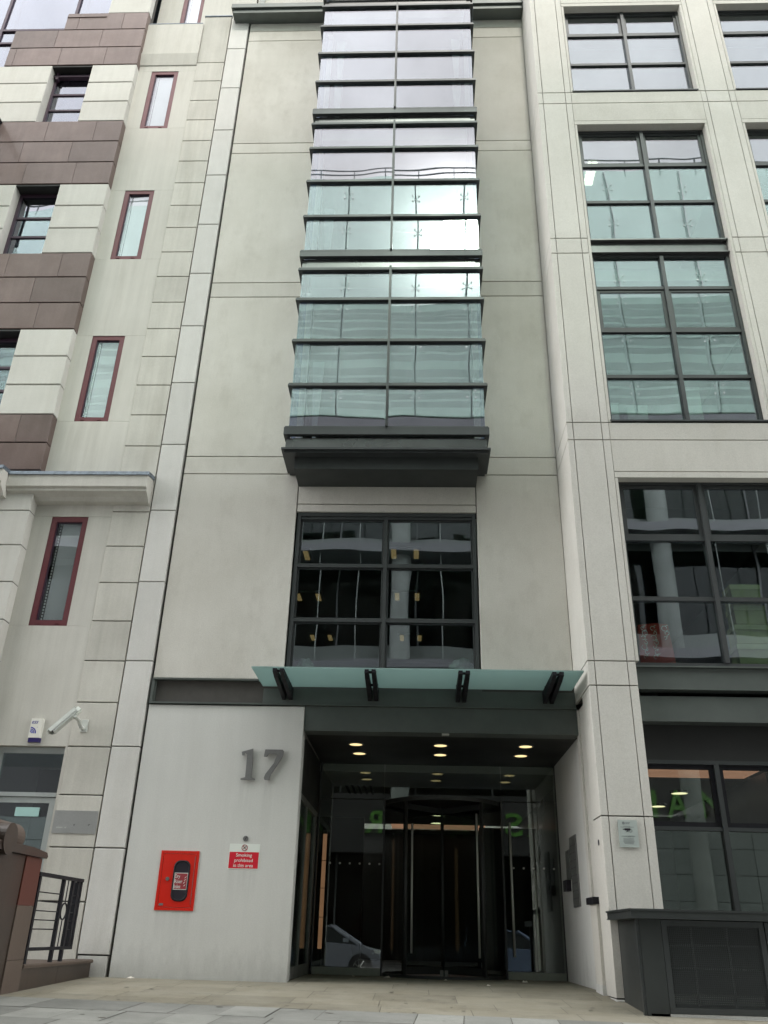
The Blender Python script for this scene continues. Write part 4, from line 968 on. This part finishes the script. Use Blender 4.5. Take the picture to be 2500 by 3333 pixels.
# railing
t = thing('stair_railing', 'black steel railing with a ring motif on the low granite wall', 'railing', (-4.12, -1.5, .214))
rx = -4.12
obj('top_rail', MB().box(rx - .03, rx + .03, -2.16, -.80, 1.068, 1.105), 'black', t)
obj('bottom_rail', MB().box(rx - .02, rx + .02, -2.13, -.80, .335, .368), 'black', t)
for y in (-2.09, -1.375, -1.075): obj('post', MB().box(rx - .018, rx + .018, y - .025, y + .025, .214, 1.067), 'black', t)
obj('end_plate', MB().box(-4.20, rx + .02, -.84, -.80, .36, 1.067).box(rx - .015, rx + .015, -.93, -.86, .369, 1.067), 'black', t)
b = MB()
for z in (.545, .635, .725, .82, .91): b.cyl((rx, -2.065, z), (rx, -1.40, z), .006, 8); b.cyl((rx, -1.05, z), (rx, -.93, z), .006, 8)
obj('infill_rod', b, 'black', t)
b = MB(); b.ring((rx - .006, -1.225, .735), .078, .016, .012, 28, axis='x'); b.cyl((rx, -1.225, .83), (rx, -1.225, 1.067), .007, 8); b.cyl((rx, -1.225, .37), (rx, -1.225, .64), .007, 8)
obj('ring_motif', b, 'black', t)

# ================================================================== OPPOSITE BUILDING (seen mirrored in the glass)
OP = thing('glass_office_building', 'curtain walled glass office across the street, mirrored in the windows', 'building', (0, -18, 0))
YO = -16.0; X0, X1 = -24, 30
b = MB()
for z0, z1 in ((8.75, 9.05), (13.2, 13.52), (17.48, 17.92)): b.box(X0, X1, YO - 1.2, YO, z0, z1)
obj('fascia_band', b, 'oppband', OP)
b = MB()
for z0, z1 in ((9.06, 9.9), (13.53, 14.2)): b.box(X0, X1, YO - 1.5, YO - 1.2, z0, z1)
b.box(X0, X1, -27, YO - 1.6, 4.9, 5.4); b.box(X0, X1, -27, YO - 1.6, 8.7, 9.0); b.box(X0, X1, -27, YO - 1.6, 13.1, 13.5); b.box(X0, X1, -27, YO - 1.6, 17.5, 17.9)
obj('spandrel', b, 'beam', OP)
b = MB(); b.box(X0, X1, -27.2, -27, -1, 17.5); obj('rear_wall', b, 'darkwall', OP)
i = 0; x = X0
while x < X1 - .1:
    for z0, z1 in ((.2, 4.9), (5.4, 8.7), (9.95, 13.1), (14.25, 17.45)):
        obj('window_pane', MB().box(x + .03, x + 2.97, YO - 1.62, YO - 1.6, z0, z1), 'g_opp', OP)
    x += 3.0
b = MB(); x = X0
while x < X1: 
    b.box(x - .03, x + .03, YO - 1.66, YO - 1.52, .1, 17.45); x += 3.0
obj('mullion', b, 'metal', OP)
for x in (-18.75, -9.7, -.62, 8.5, 17.6, 26.7):
    mb = MB(); mb.cyl((x, YO - .75, -.6), (x, YO - .75, 17.5), .36, 24); obj('column', mb, 'oppcol', OP, smooth=False)
for x in (-12.6, -7.0, -4.35, -3.55, -2.15, .86, 2.95, 6.7, 10.3, 11.9, 14.5):
    mb = MB(); mb.cyl((x, YO - .35, 9.06), (x, YO - .35, 17.47), .02, 8); obj('steel_rod', mb, 'oppcol', OP)
for xa, xb in ((X0, -5.2), (5.6, X1)):
    b = MB(); x = xa
    while x < xb - .1:
        for zz in range(6): b.bbox(x + .008, min(x + 1.5, xb) - .008, YO - .62, YO - .55, -.5 + zz * .72 + .008, -.5 + (zz + 1) * .72 - .008)
        x += 1.5
    obj('cladding', b, 'clad', OP)
b2 = MB(); b2.box(X0, X1, YO - 1.1, YO - .6, 3.3, 5.4)
obj('shop_fascia', b2, 'soffitblack', OP)
# glass screen with spider fittings
jx = [-21.6, -18.5, -15.4, -12.3, -9.2, -6.15, -3.1, -.1, 1.95, 5.0, 8.05, 11.2, 14.3, 17.4, 20.5, 23.6]
jz = [18.0, 19.0, 21.4, 23.3, 24.9, 27.45, 29.3, 30.55]; jz = [18.0, 21.4, 24.4, 27.45, 30.55]
for i in range(len(jx) - 1):
    for j in range(4): obj('screen_pane', MB().box(jx[i] + .02, jx[i + 1] - .02, YO - .02, YO, jz[j] + .015, jz[j + 1] - .015), 'g_skin', OP)
sf = None
for x in jx:
    for z in (19.0, 21.4, 23.3, 24.4, 27.45, 29.4):
        if sf is None:
            mb = MB()
            for sx in (-1, 1):
                for sz in (-1, 1): mb.cyl((x + sx * .16, YO + .02, z + sz * .16), (x + sx * .16, YO - .06, z + sz * .16), .034, 10); mb.cyl((x, YO - .08, z), (x + sx * .16, YO - .06, z + sz * .16), .02, 6)
            sf = obj('spider_fitting', mb, 'steel', OP); s0 = (x, z)
        else:
            o = sf.copy(); COL.objects.link(o); o.parent = OP; o.location = (x - s0[0], 0, z - s0[1]); BASE[o] = BASE[OP]
b = MB()
for x in jx: b.box(x - .035, x + .035, YO - .30, YO - .13, 17.95, 30.55)
obj('steel_fin', b, 'metal', OP)
b = MB()
for z in (19.4, 21.9, 23.2, 25.0): b.box(X0, X1, -23, YO - 2.2, z, z + .35)
obj('gallery_floor', b, 'louvre', OP)
b = MB(); b.box(X0, X1, -23.2, -23, 17.95, 25.3); obj('atrium_wall', b, 'atrium', OP)
b = MB(); k = 18.2
while k < 25: b.box(X0, X1, YO - 2.5, YO - 2.44, k, k + .12); k += .42
obj('sun_louvre', b, 'louvre', OP)
b = MB(); b.box(X0, X1, YO - .2, YO - .15, 31.0, 31.04); b.box(X0, X1, YO - .2, YO - .15, 31.3, 31.34)
x = X0
while x < X1: b.box(x - .02, x + .02, YO - .2, YO - .14, 30.4, 31.33); x += 1.5
obj('roof_rail', b, 'metal', OP)
# shop sign: individual letters reading along the fascia
SG = thing('shop_sign', 'green lettering of a shop across the street, seen mirrored in the ground-floor glass', 'sign', (4, YO - .58, 4.3))
for ch, cx in zip('MARKS&SPENCER', (9.1, 8.0, 7.05, 6.1, 5.25, 4.45, 3.65, 2.8, 1.95, 1.05, .1, -.75, -1.6)):
    text('letter', ch, 'green', SG, cx, YO - .57, 3.98, .80, .85 if ch == 'M' else .66, .10, rot=(R(90), 0, R(180)), align='C', off=.012)
# ---- cars
def car(xf, yc, mat, lab, zg):
    Lc = 4.35; t = thing('parked_car', lab, 'car', (xf - Lc / 2, yc, zg), 'cars parked across the street')
    side_ = [(0, .30), (.05, .62), (.30, .74), (1.02, .93), (1.85, 1.43), (2.5, 1.53), (3.2, 1.50), (3.95, 1.22), (4.25, .98), (4.35, .60), (4.30, .30)]
    belt = [(0, .30), (.05, .62), (.30, .74), (1.02, .90), (2.2, .95), (3.4, .99), (4.22, 1.0), (4.35, .60), (4.30, .30)]
    yw = .87
    mb = MB(); n = len(belt); ring_ = []
    for yy_, k, dz in ((-yw, .97, 0), (-yw + .08, 1., .015), (yw - .08, 1., .015), (yw, .97, 0)):
        ring_.append([(xf - Lc / 2 + (Lc / 2 - p[0]) * k, yc + yy_, zg + p[1] + (dz if p[1] > .5 else 0)) for p in belt])
    vs = [v for r_ in ring_ for v in r_]
    fs = [(i + j * n, (i + 1) % n + j * n, (i + 1) % n + (j + 1) * n, i + (j + 1) * n) for j in range(3) for i in range(n)] + [tuple(range(n)), tuple(range(3 * n, 4 * n))]
    mb.add(vs, fs)
    cab = [(1.02, .92), (1.85, 1.43), (2.5, 1.53), (3.2, 1.50), (3.95, 1.22), (4.22, .99)]
    # roof panel and pillars
    def cp_(p, f_): return (xf - p[0], yc + f_ * (yw - .05 - .17 * max(0, (p[1] - .92)) / .6), zg + p[1])
    top = [(1.80, 1.41), (2.5, 1.53), (3.2, 1.50), (3.7, 1.34)]
    vs = [cp_(p, -1) for p in top] + [cp_(p, 1) for p in top] + [(v[0], v[1], v[2] - .05) for v in [cp_(p, -1) for p in top] + [cp_(p, 1) for p in top]]
    fs = [(i, i + 1, i + 5, i + 4) for i in range(3)] + [(8 + i, 8 + i + 4, 8 + i + 5, 8 + i + 1) for i in range(3)] + [(i, i + 8, i + 9, i + 1) for i in range(3)] + [(i + 4, i + 5, i + 13, i + 12) for i in range(3)]
    mb.add(vs, fs)
    for f_ in (-1, 1):
        for a, b_ in (((.95, .90), (1.86, 1.44)), ((2.55, .95), (2.6, 1.50)), ((3.55, 1.0), (3.6, 1.38)), ((4.18, .98), (3.6, 1.40))):
            pa, pb = Vector(cp_(a, f_)), Vector(cp_(b_, f_)); mb.cyl(pa, pb, .045, 8)
    body = obj('body', mb, mat, t)
    mb = MB(); g = [cp_(p, -.985) for p in cab] + [cp_(p, .985) for p in cab]; g = [(v[0], v[1], v[2] - .012) for v in g]; n = len(cab)
    mb.add(g, [tuple(range(n)), tuple(range(2 * n - 1, n - 1, -1))] + [(i, (i + 1) % n, (i + 1) % n + n, i + n) for i in range(n)]); obj('glazing', mb, 'carglass', t)
    for wx in (.88, 3.45):
        for f_ in (-1, 1):
            y = yc + f_ * (yw - .10)
            a = MB(); a.cyl((xf - wx, y - .11, zg + .31), (xf - wx, y + .115 * 1, zg + .31), .37, 24); obj('wheel_arch', a, 'tyre', t)
            w = MB(); w.cyl((xf - wx, y - f_ * .1, zg + .31), (xf - wx, y + f_ * .13, zg + .31), .31, 28); W = obj('wheel', w, 'tyre', t)
            r_ = MB()
            for s_ in range(7):
                aa = 2 * math.pi * s_ / 7; c, s2_ = math.cos(aa), math.sin(aa)
                r_.cyl((xf - wx, y + f_ * .135, zg + .31), (xf - wx + .2 * c, y + f_ * .135, zg + .31 + .2 * s2_), .018, 6)
            r_.ring((xf - wx, y + f_ * .135 - .006, zg + .31), .19, .025, .012, 24); obj('rim', r_, 'steel', W)
    for f_ in (-1, 1):
        obj('headlight', MB().prism([(xf - .06, zg + .66), (xf - .10, zg + .73), (xf - .48, zg + .79), (xf - .40, zg + .68)], 'y', yc + f_ * .60, yc + f_ * (yw + .002)), 'signwhite', t)
        m_ = MB(); m_.bbox(xf - 1.42, xf - 1.26, yc + f_ * (yw + .10) - .08, yc + f_ * (yw + .10) + .08, zg + .97, zg + 1.09, .02); obj('mirror', m_, 'silver', t)
car(-.82, -13.25, 'silver', 'silver hatchback parked across the street, mirrored in the left entrance glass', -.63)
car(5.05, -13.25, 'bluecar', 'grey blue hatchback parked across the street, mirrored in the right entrance glass', -.66)

# ================================================================== camera, sky, sun
cam = bpy.data.cameras.new('camera'); co = bpy.data.objects.new('camera', cam); COL.objects.link(co)
rot = Matrix(((0.99917178, -0.00600235, 0.04024571), (0.03325337, -0.44957247, -0.89262467), (0.02345121, 0.89322369, -0.44900053)))
co.matrix_world = Matrix.Translation((0, -12, .5771)) @ rot.to_4x4()
cam.sensor_fit = 'VERTICAL'; cam.sensor_height = 24; cam.lens = 24 * 2738 / 3333.; cam.clip_start = .05; cam.clip_end = 1000
SC.camera = co
SUN = Vector((.043, -.713, .70)).normalized()
sl_ = bpy.data.lights.new('sun', 'SUN'); sl_.energy = SUN_E; sl_.angle = R(SUN_A); sl_.color = (1, .96, .88)
so_ = bpy.data.objects.new('sun', sl_); COL.objects.link(so_); so_.rotation_euler = (-SUN).to_track_quat('-Z', 'Y').to_euler(); so_.location = (0, -40, 40)
w = bpy.data.worlds.new('World'); SC.world = w; w.use_nodes = True; nt = w.node_tree; nt.nodes.clear()
wo = nt.nodes.new('ShaderNodeOutputWorld'); bg = nt.nodes.new('ShaderNodeBackground'); sky = nt.nodes.new('ShaderNodeTexSky')
sky.sky_type = 'NISHITA'; sky.sun_disc = False; sky.sun_elevation = math.asin(SUN.z); sky.sun_rotation = math.atan2(SUN.x, SUN.y)
sky.air_density = 1; sky.dust_density = 2.5; sky.ozone_density = 1
tc = nt.nodes.new('ShaderNodeTexCoord'); v = tc.outputs['Generated']
n1 = noise(nt, v, 2.2, 7, .6)
cl = ramp(nt, n1, .30, .62, .62, 1.)
n2 = noise(nt, v, 5, 6, .6)
cc = scalecol(nt, CLOUD, ramp(nt, n2, .3, .7, .78, 1.22))
sx = nt.nodes.new('ShaderNodeSeparateXYZ'); L(nt, v, sx.inputs[0])
col = scalecol(nt, mixc(nt, cl, sky.outputs[0], cc), ramp(nt, sx.outputs[2], .05, .9, 1.35, .85))
col = scalecol(nt, col, mul(nt, ramp(nt, sx.outputs[1], -.70, -.05, .36, 1.), ramp(nt, sx.outputs[1], -.95, -.68, .25, 1.)))   # sky dimming added over the far side of the street, evens the wall light
dt_ = nt.nodes.new('ShaderNodeVectorMath'); dt_.operation = 'DOT_PRODUCT'; L(nt, v, dt_.inputs[0]); dt_.inputs[1].default_value = SUN
au = mul(nt, mul(nt, mul(nt, dt_.outputs['Value'], 0., 'MAXIMUM'), 560., 'POWER'), 38.)      # bright aureole of thin cloud round the sun
ad_ = nt.nodes.new('ShaderNodeVectorMath'); ad_.operation = 'ADD'; L(nt, col, ad_.inputs[0]); L(nt, scalecol(nt, (1, .97, .92), au), ad_.inputs[1])
L(nt, ad_.outputs[0], bg.inputs[0]); bg.inputs[1].default_value = SKY_S
L(nt, bg.outputs[0], wo.inputs[0])
SC.render.engine = 'CYCLES'
cy = SC.cycles
cy.max_bounces = 9; cy.diffuse_bounces = 4; cy.glossy_bounces = 5; cy.transmission_bounces = 6; cy.transparent_max_bounces = 24
cy.use_denoising = True; cy.sample_clamp_indirect = 6; cy.caustics_reflective = True; cy.caustics_refractive = False
try: cy.denoiser = 'OPENIMAGEDENOISE'
except Exception: pass
vs_ = SC.view_settings; vs_.view_transform = 'Standard'; vs_.look = 'None'; vs_.exposure = EXPO; vs_.gamma = 1; vs_.use_curve_mapping = False
